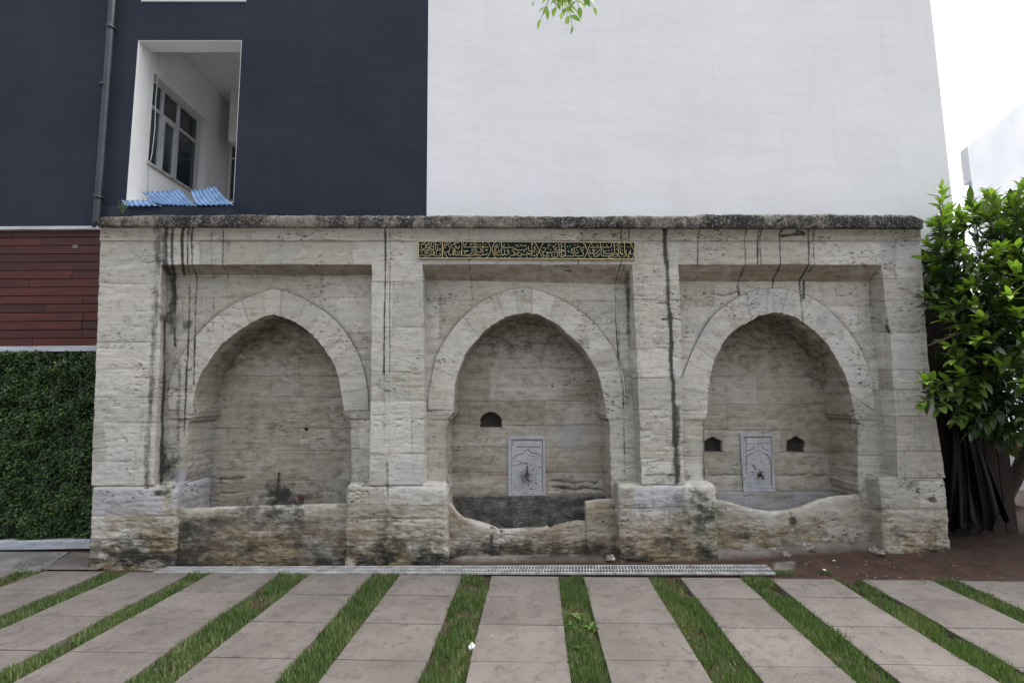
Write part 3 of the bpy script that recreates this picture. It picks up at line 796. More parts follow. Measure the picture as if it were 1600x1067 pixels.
for e in (0, -1):
    E = f[:, e]; Q = E.copy(); Q[:, 1] = YF+.68; addg(loft(E, Q, 20))
mesh_obj('coping', np.concatenate(VV), np.concatenate(FF), CRUST, FOUNT, True)

# marble spout plates ----------------------------------------------------
def plate(x0, y0, x1, y1, lines, name, cracks, shade):
    Yp = Y2-.02
    a = P(x0, y0, Yp); b_ = P(x1, y1, Yp)
    ux = np.linspace(a[0], b_[0], 110); uz = np.linspace(a[2], b_[2], 170)
    gx, gz = np.meshgrid(ux, uz); g = np.stack([gx, np.full(gx.shape, Yp), gz], -1)
    px, py = proj(g); h = np.zeros(gx.shape)
    e = np.minimum(np.minimum(px-x0, x1-px), np.minimum(py-y0, y1-py))
    h += .012*sst(5.0, 6.2, e)*sst(2, 7, e)     # sunk field inside the raised border
    jn = np.exp(-((e-5.6)/.7)**2)*.5
    for pts, w_, dep in lines:
        d = polydist(px, py, pts); k = np.exp(-(d/w_)**2); h += dep*k
        if dep > 0: jn = np.maximum(jn, .75*k)
    g[..., 1] += h
    sb = SB(); sb.grid(g, 'plain', fade=.12, extra={'marble': np.full(gx.shape, .95), 'joint': jn, 'dark': shade(px, py)})
    for sl__ in (g[0], g[-1], g[:, 0], g[:, -1]):
        q = sl__.copy(); q[:, 1] = Y2+.03; sb.grid(loft(sl__, q, 3), 'plain', fade=0.0, extra={'marble': np.full((len(q), 3), .8)})
    return sb.build(name, STONE, FOUNT)
z2 = lambda L: [(780+x/8.89, 670+y/8.89) for x, y in L]
z3 = lambda L: [(1140+x/8.89, 660+y/8.89) for x, y in L]
plate(793.5, 681, 853, 773.5, [
 (z2([(190,165),(600,165)]), .8, .008), (z2([(190,165),(190,230)]), .7, .006), (z2([(245,257),(560,257)]), .8, .009),
 (z2([(600,165),(600,880)]), .7, .006), (z2([(395,290),(450,345),(530,350),(600,405)]), 1.0, .01), (z2([(385,330),(430,370),(520,370),(595,435)]), .9, -.006),
 (z2([(380,300),(330,350),(250,370),(190,420)]), .9, .004), (z2([(250,440),(330,480),(200,520)]), .8, .004)],
 'spout_plate', None, lambda px, py: .35*np.exp(-(((px-824)/14)**2+((py-750)/18)**2))+.12)
plate(1156.5, 677.5, 1212, 767.5, [
 (z3([(215,205),(570,205),(570,300)]), .9, .009), (z3([(225,205),(235,305),(390,305)]), .9, .008), (z3([(400,300),(550,285)]), .8, .006),
 (z3([(235,330),(235,430)]), .8, .007), (z3([(350,320),(340,370),(310,385),(265,395)]), .9, .009), (z3([(450,320),(465,365),(490,385),(545,395)]), .9, .009),
 (z3([(395,310),(370,380),(330,410),(270,430),(245,450)]), 1.0, -.006), (z3([(400,310),(430,380),(470,410),(530,430),(570,500)]), 1.0, -.006),
 (z3([(320,440),(270,450),(240,490),(240,720)]), .9, .008), (z3([(470,440),(530,455),(560,500),(575,540),(590,880)]), .9, .008),
 (z3([(240,890),(420,920),(590,915)]), .6, .003), (z3([(495,350),(500,355)]), 1.6, -.004)],
 'spout_plate', None, lambda px, py: .5*np.exp(-(((px-1186)/3.5)**2+((py-750)/9)**2)))

BRASS = simple('tarnished_brass', (.10, .085, .055), .45, .3, 30, .3, .7, .5)
RUST = simple('rusted_iron', (.05, .035, .028), .8, .3, 40, .5, .2, .3)
def tap(px, py, yplane, lever, name, mat):
    c = P(px, py, yplane); m = MB()
    m.tube([(c[0], yplane+.01, c[2]), (c[0], yplane-.012, c[2])], .026, 14)
    m.tube([(c[0], yplane-.01, c[2]), (c[0], yplane-.05, c[2]), (c[0], yplane-.075, c[2]-.012), (c[0], yplane-.085, c[2]-.045)], [.015, .015, .014, .011], 12)
    m.tube([(c[0], yplane-.045, c[2]+.005), (c[0], yplane-.045, c[2]+.035)], .010, 10)
    o = m.build(name, mat, FOUNT, True)
    h = MB()
    if lever: h.tube([(c[0], yplane-.045, c[2]+.03), (c[0]+.002, yplane-.05, c[2]+.07), (c[0]+.002, yplane-.048, c[2]+.115)], [.007, .009, .008], 8)
    else: h.tube([(c[0]-.02, yplane-.047, c[2]+.036), (c[0]+.022, yplane-.047, c[2]+.036)], [.007, .006], 8)
    h.build('tap_handle', mat, o, True)
tap(823.5, 742, Y2-.01, True, 'tap', BRASS)
tap(1186.5, 741, Y2-.01, False, 'tap', BRASS)
m = MB(); c = P(437, 745, Y2)
m.tube([(c[0], Y2, c[2]+.05), (c[0]-.004, Y2-.025, c[2]+.04), (c[0]+.002, Y2-.02, c[2]+.005), (c[0]+.01, Y2-.05, c[2]-.03), (c[0], Y2-.03, c[2]-.05), (c[0]-.01, Y2, c[2]-.035)], [.008, .010, .008, .010, .008, .006], 8)
tag(m.build('spout_stub', RUST, FOUNT, True), 'rusty broken pipe stub')

# inscription -----------------------------------------------------------
YP = YF-.028
GOLD = simple('gilded_lettering', (.42, .35, .19), .5, .15, 30, 0, .25, .5)
GREEN = simple('dark_green_enamel', (.004, .011, .010), .7, .3, 8, .1, 0, .1)
fr = [(654, 377.3), (992, 379.0), (992, 405.0), (654, 403.2)]
Q = [P(x, y, YP) for x, y in fr]
m = MB(); m.hexa([Q[3]+[0, .002, 0], Q[2]+[0, .002, 0], Q[2]+[0, .05, 0], Q[3]+[0, .05, 0], Q[0]+[0, .002, 0], Q[1]+[0, .002, 0], Q[1]+[0, .05, 0], Q[0]+[0, .05, 0]])
PAN = m.build('inscription_panel', GREEN, FOUNT)
m = MB()
def ribbon(m, pts, w_, y, th):
    """raised flat stroke on the panel; pts in photo pixels"""
    for k in range(len(pts)-1):
        a = P(pts[k][0], pts[k][1], YP); b_ = P(pts[k+1][0], pts[k+1][1], YP)
        d = b_-a; L = np.hypot(d[0], d[2])
        if L < 1e-5: continue
        d = d/L; nrm_ = np.array([-d[2], 0, d[0]])*w_; e = d*w_*.5
        yy = y-ribbon.k*2e-6; ribbon.k = (ribbon.k+1) % 400
        a = a-e; b_ = b_+e; a[1] = b_[1] = yy
        dn = np.array([0, th, 0])
        m.hexa([a-nrm_, b_-nrm_, b_-nrm_+dn, a-nrm_+dn, a+nrm_, b_+nrm_, b_+nrm_+dn, a+nrm_+dn])
ribbon.k = 0
for a, b_ in ((0, 1), (1, 2), (2, 3), (3, 0)): ribbon(m, [fr[a], fr[b_]], .0040, YP-.004, .012)
ribbon(m, [(691.2, 377.5), (691.2, 403.5)], .0042, YP-.004, .008)
m.build('frame', GOLD, PAN)
Z = [((650,374),31.38,[
 [(180,270),(330,260),(440,190),(420,110)],[(440,320),(560,230),(640,170),(680,220),(690,290),(500,300),(440,320)],[(750,100),(750,300)],[(960,100),(960,270),(1130,280)],[(860,260),(960,275)],[(1180,150),(1210,260)],
 [(260,350),(280,440),(330,490),(420,450),(520,350),(480,440),(600,440),(650,360)],[(650,440),(760,350),(860,330),(880,500),(780,490),(650,450)],[(960,330),(960,480),(1000,545),(1190,545),(1210,460),(1130,460)],
 [(190,520),(300,545),(550,545),(640,510),(720,550),(830,550)],[(1060,350),(1060,520)],[(200,830),(230,790),(300,750),(350,750),(420,830),(620,830),(700,780),(850,760),(880,560)],
 [(880,560),(890,760),(930,830),(1150,830),(1210,780),(1200,710),(1130,710)],[(980,600),(1010,780)],[(430,600),(640,600)],[(430,680),(560,690),(690,720),(700,790)],[(240,620),(300,680)]],
 [(310,165),(850,165),(470,740),(760,650)]),
 ((690,374),19.5,[
 [(190,70),(100,140),(65,240),(45,310),(70,400),(120,480),(190,560)],[(1370,70),(1440,130),(1480,220),(1505,310),(1475,400),(1440,480),(1370,570)],[(140,180),(270,105)],[(530,105),(400,130),(280,190),(380,330),(370,400)],
 [(410,70),(410,430),(440,490)],[(620,70),(620,490)],[(670,110),(680,200),(690,240),(1420,240)],[(700,190),(770,130)],[(870,140),(930,140)],[(985,70),(985,460)],[(1045,70),(1045,470)],[(1258,60),(1258,470)],
 [(210,190),(260,260),(240,340),(200,380),(110,400)],[(240,340),(210,440),(250,490),(330,450),(360,400),(330,340)],[(430,490),(500,490),(540,440),(530,350)],[(450,200),(470,280),(530,270),(540,200)],[(600,340),(600,480),(560,490)],[(460,370),(480,440)],
 [(670,350),(820,350),(700,400),(690,430),(760,480),(850,470),(920,420),(930,290)],[(620,490),(700,500),(800,510),(880,520),(960,490),(1045,470),(1200,490),(1330,470),(1420,440)],[(1200,300),(1220,350),(1180,400),(1090,400),(1080,340)],[(1330,320),(1410,320)],[(1365,320),(1365,380)],[(350,400),(380,470),(350,500)]],
 [(890,180),(1105,170),(1175,170),(1340,170),(1075,530),(1160,530),(120,260),(130,200),(1190,300)]),
 ((764,374),19.5,[
 [(210,80),(130,170),(95,270),(90,330),(120,440),(180,520),(230,590)],[(1370,80),(1440,150),(1490,250),(1530,330),(1500,430),(1460,530),(1400,600)],[(380,90),(380,440),(420,500)],[(1300,70),(1310,450),(1350,500),(1430,500),(1460,430)],
 [(480,150),(430,210),(420,250),(760,250)],[(150,240),(210,200),(300,230),(180,290),(150,370),(180,450),(260,485),(370,480)],[(210,330),(210,400),(270,420),(330,380),(350,310)],[(280,310),(280,370)],[(420,500),(470,440),(490,340),(450,300)],[(470,460),(530,480),(620,440),(600,350)],
 [(650,500),(740,490),(800,420),(700,350)],[(570,300),(570,400)],[(720,290),(760,330),(800,270),(850,330),(930,330),(1130,320),(1160,260)],[(790,190),(860,180),(910,240)],[(940,180),(1000,180),(1010,220)],[(1060,190),(1140,190)],
 [(1200,210),(1210,340),(1260,370),(1350,360),(1430,290),(1370,260),(1420,200)],[(780,500),(860,430),(900,510),(980,520),(1000,440),(960,440)],[(1000,470),(1130,470),(1250,450),(1140,400)],[(1250,440),(1310,450)],[(860,395),(940,400)],[(1050,390),(1090,360)]],
 [(240,160),(320,150),(600,175),(1170,530),(1275,510),(1385,400),(1460,360),(360,560),(490,550),(620,550),(1340,150),(1100,210)]),
 ((840,374),19.5,[
 [(210,90),(120,190),(90,300),(60,370),(100,470),(160,550),(220,600)],[(1370,90),(1450,180),(1490,280),(1520,360),(1480,460),(1430,540),(1390,600)],[(640,110),(660,300),(660,450),(690,530),(780,540),(830,500),(770,470),(720,500)],[(720,110),(725,490)],[(830,110),(850,500),(900,520)],
 [(120,360),(150,390),(220,370),(250,300),(220,260),(170,270)],[(170,390),(170,480),(220,520),(290,480),(330,420),(290,390),(260,410)],[(260,410),(460,400),(680,400),(830,350),(740,320),(530,345),(520,300),(600,250)],[(430,440),(430,510),(480,555),(570,545),(620,500),(610,430)],
 [(900,520),(1030,510),(1070,540),(1100,470),(1180,510),(1280,510),(1370,510),(1400,430),(1310,290),(1340,260),(1430,240)],[(1100,250),(1130,370),(1090,420),(1040,430),(1020,360),(1050,280),(1070,350)],[(1130,400),(1180,440),(1230,410),(1250,370)],[(1150,260),(1300,225)],
 [(300,220),(340,190),(410,185)],[(460,210),(520,210),(480,260)],[(250,570),(300,520),(370,515)]],
 [(330,150),(320,270),(400,315),(560,165),(770,210),(910,230),(990,215),(935,350),(945,390),(1130,175),(1220,180),(1195,330),(1400,320),(515,475),(1240,560)]),
 ((912,374),19.05,[
 [(260,100),(170,190),(140,290),(115,350),(140,440),(190,530),(270,590)],[(1370,100),(1440,190),(1480,280),(1510,340),(1510,420),(1460,530),(1400,590)],[(490,110),(520,300),(520,440),(560,500),(720,500),(860,470),(900,450)],[(200,245),(800,240),(835,200),(820,140)],
 [(900,100),(930,420)],[(1015,100),(1040,430),(1060,540)],[(1070,100),(1090,420)],[(1210,100),(1225,430)],[(570,290),(590,370)],[(680,340),(610,380),(600,430),(740,430),(870,410),(910,440),(870,480),(740,500),(730,540),(850,550),(900,520)],
 [(920,530),(990,510),(1020,450),(980,420),(950,470)],[(190,320),(180,410),(240,430),(300,380),(310,310),(270,300),(290,370)],[(480,300),(430,370),(330,440),(310,460)],[(300,400),(300,500),(370,520),(450,490),(480,420)],[(1100,390),(1110,440),(1170,460),(1130,390)],
 [(1170,520),(1220,510),(1260,440),(1260,330)],[(1260,440),(1300,520),(1360,540),(1330,440),(1400,330),(1370,440),(1500,420)]],
 [(280,190),(400,170),(410,200),(575,175),(690,185),(970,190),(975,300),(745,335),(840,325),(370,320),(1140,220),(1145,320),(1310,230),(1395,230),(410,450),(1100,540)])]
m = MB()
for (ox, oy), s, strokes, dots in Z:
    m = MB()
    for st in strokes: ribbon(m, [(ox+x/s, oy+y/s) for x, y in st], .0024, YP-.003, .006)
    for x, y in dots:
        ribbon(m, [(ox+x/s-.35, oy+y/s-.1), (ox+x/s+.35, oy+y/s+.1)], .0042, YP-.003, .006)
    m.build('calligraphy', GOLD, PAN)

# ------------------------------------------------------------------ apartment building behind
YB = YF+.80
BLD = empty('apartment_building', (P(668, 700, YB)[0], YB+2, 0), 'tall apartment block, slate blue left and white right, rising behind the stone fountain', 'building')
xB = lambda px, py=200: float(P(px, py, YB)[0])
zB = lambda px, py: float(P(px, py, YB)[2])
xl, xr = xB(206, 190), xB(371.5, 190)
zt, zb = zB(290, 63), zB(290, 317)
ub, ut = zB(300, 4), zB(300, 4)+2.0
xm = xB(668, 170); xe = xB(1470, 150); x00 = -9.0
TH = .22; TOP = 13.0
m = MB()
def wallbox(m, x0, x1, z0, z1, y0=YB, y1=YB+TH): m.box((x0, y0, z0), (x1, y1, z1))
woodtop = zB(80, 357)
wallbox(m, x00, xl, woodtop, TOP); wallbox(m, x00, xl-.002, -.1, woodtop-.002); wallbox(m, xr, xm, 0, TOP)
wallbox(m, xl, xr, woodtop*0+2.5, zb); wallbox(m, xl, xr, zt, ub); wallbox(m, xl, xr, ut, TOP)
m.build('dark_wall', DARK, BLD)
m = MB(); wallbox(m, xm, xe, -.1, TOP, YB-.003, YB+TH); m.box((xe-.22, YB+TH, -.1), (xe, YB+11, TOP))
m.build('white_wall', WHITE, BLD)
# light well behind the openings
m = MB()
# thin white lining of the openings, proud of the wall's inner cut
for z0, z1 in ((zb, zt), (ub, ut)):
    m.box((xl, YB+.004, z0), (xl+.008, YB+TH, z1)); m.box((xr-.008, YB+.004, z0), (xr, YB+TH, z1))
    m.box((xl+.008, YB+.004, z1-.008), (xr-.008, YB+TH, z1)); m.box((xl+.008, YB+.004, z0), (xr-.008, YB+TH, z0+.008))
m.build('opening_reveal', SHAFT, BLD)
xs_ = xl-.004
def side(px, py):            # point on the light well's side wall seen at a pixel
    a = (px-800)/F; b = (533.5-py)/F; d = a*CX+b*CY+fw; t = (xs_-CAM[0])/d[0]; return CAM+d*t
wA, wB_, wC, wD = side(240, 110), side(325, 190), side(318, 299), side(233, 252)
wy0, wy1 = (wA[1]+wD[1])/2, side(318, 250)[1]; wz1, wz0 = (wA[2]+side(318, 188)[2])/2, (wD[2]+side(300, 298)[2])/2
ybk = side(357, 250)[1]; zl = (side(280, 78)[2]+side(360, 165)[2])/2
m = MB()
y0 = YB+TH; W2 = xs_-.16
m.box((W2, y0, -.1), (xs_, wy0, TOP)); m.box((W2, wy1+.05, -.1), (xs_, ybk+.2, TOP))
m.box((W2, wy0, -.1), (xs_, wy1+.05, wz0)); m.box((W2, wy0, wz1), (xs_, wy1+.05, TOP))
m.box((xs_, ybk, -.1), (xr+1.6, ybk+.2, TOP))
m.box((xs_+.003, y0+.05, zl), (xr+1.6, ybk-.002, zl+.25))
m.build('light_well_wall', SHAFT, BLD)
m = MB(); cx0 = float(P(357, 250, ybk-.02)[0]); 
zc0, zc1 = P(362, 222, ybk-.4)[2], P(362, 166, ybk-.4)[2]
m.box((P(357, 200, ybk-.4)[0], ybk-.4, zc0), (xr+1.5, ybk-.003, zc1), .006)
m.box((P(361, 120, ybk-.4)[0], ybk-.38, zc1+.003), (xr+1.4, ybk-.003, zl+.2), .004)
m.build('balcony_parapet', SHAFT, BLD)
PVC = simple('white_pvc', (.40, .41, .42), .4, .05, 4, 0, 0, .5)
GLASSD = simple('dark_window_glass', (.022, .03, .032), .07, .5, 1.2, 0, 0, .8)
def win(root_name, y0, y1, z0, z1, x, cols, split):
    """three-light window in a wall that faces +X"""
    f = MB(); t = .045; x1 = x-.09; x0 = x1-.05
    for a, b_ in ((y0, y0+t), (y1-t, y1)): f.box((x0, a, z0), (x1, b_, z1), .004)
    f.box((x0, y0+t, z0), (x1, y1-t, z0+t), .004); f.box((x0, y0+t, z1-t), (x1, y1-t, z1), .004)
    f.box((x0, y0+t, split-t/2), (x1+.004, y1-t, split+t/2), .004)
    for c in cols: f.box((x0-.002, c-t/2, z0+t), (x1+.006, c+t/2, z1-t), .004)
    s0, s1 = cols[0]+t/2, cols[1]-t/2
    f.box((x0+.01, s0, z0+t), (x1+.012, s0+.04, split-t/2), .003); f.box((x0+.01, s1-.04, z0+t), (x1+.012, s1, split-t/2), .003)
    f.box((x0+.01, s0+.04, split-t/2-.04), (x1+.012, s1-.04, split-t/2), .003)
    o = f.build('window', PVC, BLD)
    g = MB(); g.box((x0+.02, y0+t*.5, z0+t*.5), (x0+.026, y1-t*.5, z1-t*.5)); g.build('pane', GLASSD, o)
    s = MB(); s.box((x1+.002, y0-.03, z0-.05), (x+.03, y1+.03, z0-.005), .006); s.build('sill', simple('grey_stone_sill', (.30, .29, .28), .7, .2, 12, .2), o)
    return o
wc = [side(262, 200)[1], side(288, 200)[1]]
win('w', wy0, wy1, wz0, wz1, xs_, wc, side(262, 178)[2])
m = MB(); m.box((P(363, 250, ybk)[0], ybk-.05, P(366, 318, ybk)[2]), (xr+.9, ybk-.003, P(366, 229, ybk)[2]), .004)
o = m.build('window', PVC, BLD)
m = MB(); m.box((P(365.5, 250, ybk)[0], ybk-.06, P(366, 314, ybk)[2]), (xr+.8, ybk-.051, P(366, 252, ybk)[2])); m.box((P(365.5, 250, ybk)[0], ybk-.06, P(366, 249, ybk)[2]), (xr+.8, ybk-.051, P(366, 231, ybk)[2]))
m.build('pane', GLASSD, o)
# room behind the window so the panes have depth
m = MB(); m.box((W2-.6, wy0-.2, wz0-.3), (W2-.58, wy1+.3, wz1+.3)); m.build('curtain', simple('pale_net_curtain', (.16, .17, .17), .9, .3, 3, 0, scv=(1, 14, .3)), BLD)
# thin cable hanging past the window
m = MB(); pts = [side(246, 78)+[.02, 0, 0], side(243, 120)+[.03, 0, 0], side(239.5, 160)+[.03, 0, 0], side(238, 200)+[.035, 0, 0], side(234, 240)+[.03, 0, 0], side(230, 262)+[.02, 0, 0], side(229, 325)+[.015, 0, 0]]
m.tube(pts, .006, 6); m.build('cable', PVC, BLD)
# edges of the slab in the upper opening
m = MB(); m.box((xl+.01, YB-.012, ub-.001), (xr+.03, YB+.14, ub+.03), .004); m.build('window_ledge', PVC, BLD)
m = MB(); m.box((xB(285, 2), YB+.14, ub+.031), (xB(327, 2), YB+.5, ub+.5), .02); m.build('flower_box', simple('dark_planter', (.02, .022, .022), .6), BLD)
# downpipe with collars
DP = simple('painted_downpipe', (.020, .022, .032), .45, .2, 4, .05, 0, .45)
pp = [(178, -260), (176, 0), (170, 90), (160, 225), (151, 345), (150, 356)]
px_x = float(np.mean([P(x, y, YB-.075)[0] for x, y in pp[1:5]])); 
pts = [P(x, y, YB-.075) for x, y in pp]
m = MB(); m.tube(pts, .041, 16); dpo = m.build('downpipe', DP, BLD, True)
m = MB()
for x, y in ((173.5, 44), (163.5, 133.5), (153.5, 309)):
    c = P(x, y, YB-.075); a = c.copy(); b_ = c.copy(); a[2] -= .018; b_[2] += .018
    m = MB(); m.tube([a, b_], .052, 16); m.box((c[0]-.008, YB-.04, c[2]-.01), (c[0]+.008, YB+.01, c[2]+.01)); m.build('pipe_collar', DP, dpo, True)
# timber cladding between two metal strips
WOOD = []
for k in range(4):
    b = NB('red_brown_timber'); n = b.noise((.8, 5, 26), 2, 8, .65, .4, loc=(k*3.1, 0, k)); f = b.noise((2, 30, 120), 1, 4, .6)
    base = [(.062, .016, .011), (.050, .013, .010), (.072, .019, .012), (.040, .011, .009)][k]
    col = b.mix(b.ramp(n, .3, .7), tuple(q*t_ for q, t_ in zip(base, (.45, .32, .32))), tuple(q*t_ for q, t_ in zip(base, (1.25, .8, .72))))
    WOOD.append(b.done(col, .55, b.bump(b.math('ADD', n, f), .004, .4), Specular_IOR_Level=.35))
random.seed(4)
yc = YB-.055; bt = 360.0; nb = 14; hgt = (541-360)/nb
zt_, zb_ = P(80, 358, yc)[2], P(80, 542, yc)[2]; bh = (zt_-zb_)/nb
xend = float(P(168, 450, yc)[0])
CL = empty('timber_cladding', (0, 0, 0), None, None); CL.parent = BLD
CL.location = (xend-3-BLD.location[0], yc-BLD.location[1], 0)
m4 = [MB() for _ in range(4)]
for r_ in range(nb):
    x = -9.0; z0 = zb_+r_*bh
    while x < xend-.01:
        L = random.uniform(1.2, 2.6); x1 = min(xend, x+L)
        m4[random.randrange(4)].box((x+.0015, yc+random.uniform(-.002, .002), z0+.003), (x1-.0015, yc+.022, z0+bh-.004), .003); x = x1
for k in range(4): m4[k].build('timber_board', WOOD[k], CL)
m = MB(); m.box((-9, yc+.024, zb_-.02), (xend, yc+.05, zt_+.01)); m.build('backing', simple('black_backing', (.006, .006, .006), .9), CL)
m = MB(); c = P(118, 385.5, yc); m.box((c[0]-.034, yc-.006, c[2]-.022), (c[0]+.034, yc-.002, c[2]+.022), .002)
pl = m.build('name_plate', simple('small_grey_plate', (.09, .075, .07), .4), CL)
m = MB()
for k in range(3): m.box((c[0]-.02+.004*k, yc-.0075, c[2]+.010-.012*k-.002), (c[0]+.018, yc-.0061, c[2]+.010-.012*k+.002))
m.build('engraving', simple('pale_marks', (.2, .19, .18), .5), pl)
m = MB(); za, zb2 = P(60, 353.5, yc-.05)[2], P(60, 358.5, yc-.05)[2]
m.box((-9, yc-.05, zb2), (float(P(152, 356, yc-.05)[0]), YB-.002, za), .003)
m.build('metal_strip', GREYM, BLD)
m = MB(); za, zb2 = P(80, 540.5, yc-.03)[2], P(80, 549, yc-.03)[2]
m.box((-9, yc-.03, zb2), (float(P(160, 545, yc)[0]), YB-.002, za), .003)
m.build('metal_strip', GREYM, BLD)

# planted green wall in its frame
yh = YB-.10
HD = empty('green_wall', P(60, 850, yh)*[1, 1, 0], 'dense wall of small dark green leaves under the timber cladding, left of the fountain', 'green wall')
hz1 = P(60, 548, yh)[2]; hz0 = P(60, 846, yh)[2]; hx0 = -8.6; hx1 = float(P(150, 700, yh+.1)[0])+.25
m = MB(); m.box((hx0, yh+.07, hz0-.1), (hx1, yh+.095, hz1+.05)); m.build('backing', simple('dark_soil_felt', (.008, .009, .006), .95, .3, 20), HD)
def leaf_mat(name, c1, c2, c3, rough=.42, trans=.25):
    b = NB(name); a = b.attr('lc')
    n = b.noise((1, 1, 1), 35, 4, .6)
    col = b.mix(a[1], c1, c2); col = b.mix(a[2], col, c3)
    col = b.mix(b.ramp(n, .3, .7, 0, .25), col, tuple(q*.5 for q in c1))
    b.done(col, rough, None, Specular_IOR_Level=.45)
    tr = b.n('ShaderNodeBsdfTranslucent'); mx = b.n('ShaderNodeMixShader'); mx.inputs[0].default_value = trans
    hv = b.n('ShaderNodeMix'); hv.data_type = 'RGBA'; hv.blend_type = 'MULTIPLY'; hv.inputs[0].default_value = 1; b.l(col, hv.inputs[6]); hv.inputs[7].default_value = (1.3, 1.6, .5, 1)
    b.l(hv.outputs[2], tr.inputs['Color']); b.l(b.b.outputs[0], mx.inputs[1]); b.l(tr.outputs[0], mx.inputs[2]); b.l(mx.outputs[0], b.out.inputs['Surface'])
    return b.m
def leaves(name, pos, dirs, ups, L, W, mat, parent, lc, seg=4, fold=.25, droop=.35, origin=None):
    """many curved, folded, pointed leaves in one mesh"""
    n = len(pos); d = dirs/np.linalg.norm(dirs, axis=1, keepdims=True)
    s = np.cross(d, ups); s /= np.linalg.norm(s, axis=1, keepdims=True)+1e-9; u = np.cross(s, d)
    t = np.linspace(0, 1, seg+1); wv = np.sin(np.pi*np.clip(t, 0, 1)**.8)**.8; wv[0] = .06; wv[-1] = .02
    V = np.zeros((n, seg+1, 3, 3))
    for k in range(seg+1):
        c = pos+d*(L*t[k])[:, None]-u*(L*droop*t[k]**2)[:, None]
        hw = (W*.5*wv[k])[:, None]
        V[:, k, 1] = c; V[:, k, 0] = c-s*hw+u*hw*fold; V[:, k, 2] = c+s*hw+u*hw*fold
    base = np.arange(n)[:, None]*((seg+1)*3)
    f = []
    for k in range(seg):
        for q in (0, 1): f.append([k*3+q, k*3+q+1, (k+1)*3+q+1, (k+1)*3+q])
    Fc = (base[:, None, :]+np.array(f)[None]).reshape(-1, 4)
    A = np.repeat(lc, (seg+1)*3, axis=0); A = np.concatenate([A, np.ones((len(A), 1))], 1)
    return mesh_obj(name, V.reshape(-1, 3), Fc, mat, parent, True, {'lc': A}, origin)
HL = leaf_mat('green_wall_leaf', (.011, .030, .007), (.042, .09, .015), (.16, .24, .03), .5, .15)
rng = np.random.default_rng(5)
def hedge_leaves(n, y0, y1, seed):
    r = np.random.default_rng(seed)
    x = r.uniform(-8.6, hx1, n); z = r.uniform(hz0-.02, hz1-.01, n)
    lump = fbm(x*7, z*7, 31, 4)
    y = yh+.06-(lump-.3)*.16+r.uniform(y0, y1, n)
    pos = np.stack([x, y, z], 1)
    d = np.stack([r.normal(0, .8, n), -np.abs(r.normal(.5, .4, n)), r.normal(-.1, .7, n)], 1)
    up = np.stack([r.normal(0, .5, n), -np.ones(n)*.9, np.abs(r.normal(.9, .4, n))], 1)
    lc = np.stack([np.clip(r.normal(.45, .3, n)+.8*(lump-.5), 0, 1), (r.random(n) < .10)*r.uniform(.3, 1, n)*(lump > .45), r.random(n)], 1)
    return pos, d, up, lc
pos, d, up, lc = hedge_leaves(98000, -.03, .03, 2)
leaves('foliage', pos, d, up, rng.uniform(.022, .042, len(pos)), rng.uniform(.016, .028, len(pos)), HL, HD, lc, 2, .3, .3)
m = MB(); za, zb2 = P(60, 844.5, yh-.06)[2], P(60, 858.5, yh-.06)[2]
m.box((-9, yh-.06, zb2), (float(P(165, 850, yh)[0]), yh+.06, za), .006); m.build('frame', GREYM, HD)

# ------------------------------------------------------------------ ground
b = NB('red_brown_soil')
c_, a0_, a1_, a2_, a3_ = b.attr('gm')     # r: wet/dark, g: concrete, b: stone
n = b.noise((1, 1, 1), 5, 8, .7); f = b.noise((1, 1, 1), 60, 6, .7); v = b.voro((1, 1, 1), 70)
col = b.mix(b.ramp(n, .3, .7), (.030, .016, .010), (.070, .037, .024)); col = b.mix(b.ramp(f, .5, .75, 0, .5), col, (.12, .08, .06))
ccol = b.mix(b.ramp(n, .3, .7), (.13, .118, .10), (.24, .22, .19)); ccol = b.mix(b.ramp(f, .5, .3, 0, .5), ccol, (.09, .08, .07))
col = b.mix(a1_, col, ccol); col = b.mix(b.math('MULTIPLY', a0_, .8), col, (.022, .017, .014))
SOIL = b.done(col, b.ramp(a0_, 0, 1, .95, .55), b.bump(b.math('ADD', n, b.math('MULTIPLY', f, .6)), .02, .8))
ASPH = simple('grey_paving', (.13, .128, .125), .9, .25, 3, .4)
m = MB(); m.add([(-150, -60, -.075), (150, -60, -.075), (150, 250, -.075), (-150, 250, -.075)], [(0, 1, 2, 3)])
m.build('ground', simple('street_ground', (.16, .15, .14), .9, .2, 2, .4), None); tag(bpy.data.objects['ground'], kind='structure')
gx = np.arange(-7.5, 8.5, .022); gy = np.arange(.9, 8.6, .022)
X, Y = np.meshgrid(gx, gy)
p = np.stack([X, Y, np.full(X.shape, -.03)], -1); px, py = proj(p)
z = -.035+.016*(fbm(X*3, Y*3, 800, 4)-.5)+.012*(fbm(X*14, Y*14, 801, 4)-.5)
right = sst(1150, 1330, px)*sst(YF-.5, YF+.15, Y)
z += .055*right+.02*fbm(X*8, Y*8, 803, 3)*right
inb = sst(YF-.02, YF+.12, Y)*sst(698, 720, px)*sst(1440, 1380, px)
z += inb*(.035+.05*(fbm(X*5, Y*9, 805, 4)-.3)*sst(1000, 1150, px))
z = np.where((Y < YF-.3), np.minimum(z, -.022), z)
conc = inb*sst(.30, .44, fbm(X*3.5, Y*4, 806, 3)+.25*sst(1300, 1160, px))
conc = np.maximum(conc, sst(1205, 1215, px)*sst(1245, 1235, px+ (py-885)*.4)*sst(878, 880, py)*sst(897, 895, py))
conc = np.maximum(conc, sst(235, 242, px)*sst(268, 262, px)*(Y < YF)*(Y > YF-.3))
wet = .95*inb*sst(1000, 960, px)*sst(.42, .55, fbm(X*3, Y*3, 807, 3)+.12*sst(780, 850, px))
wet = np.maximum(wet, sst(.52, .7, fbm(X*5, Y*5, 808, 3))*.45)
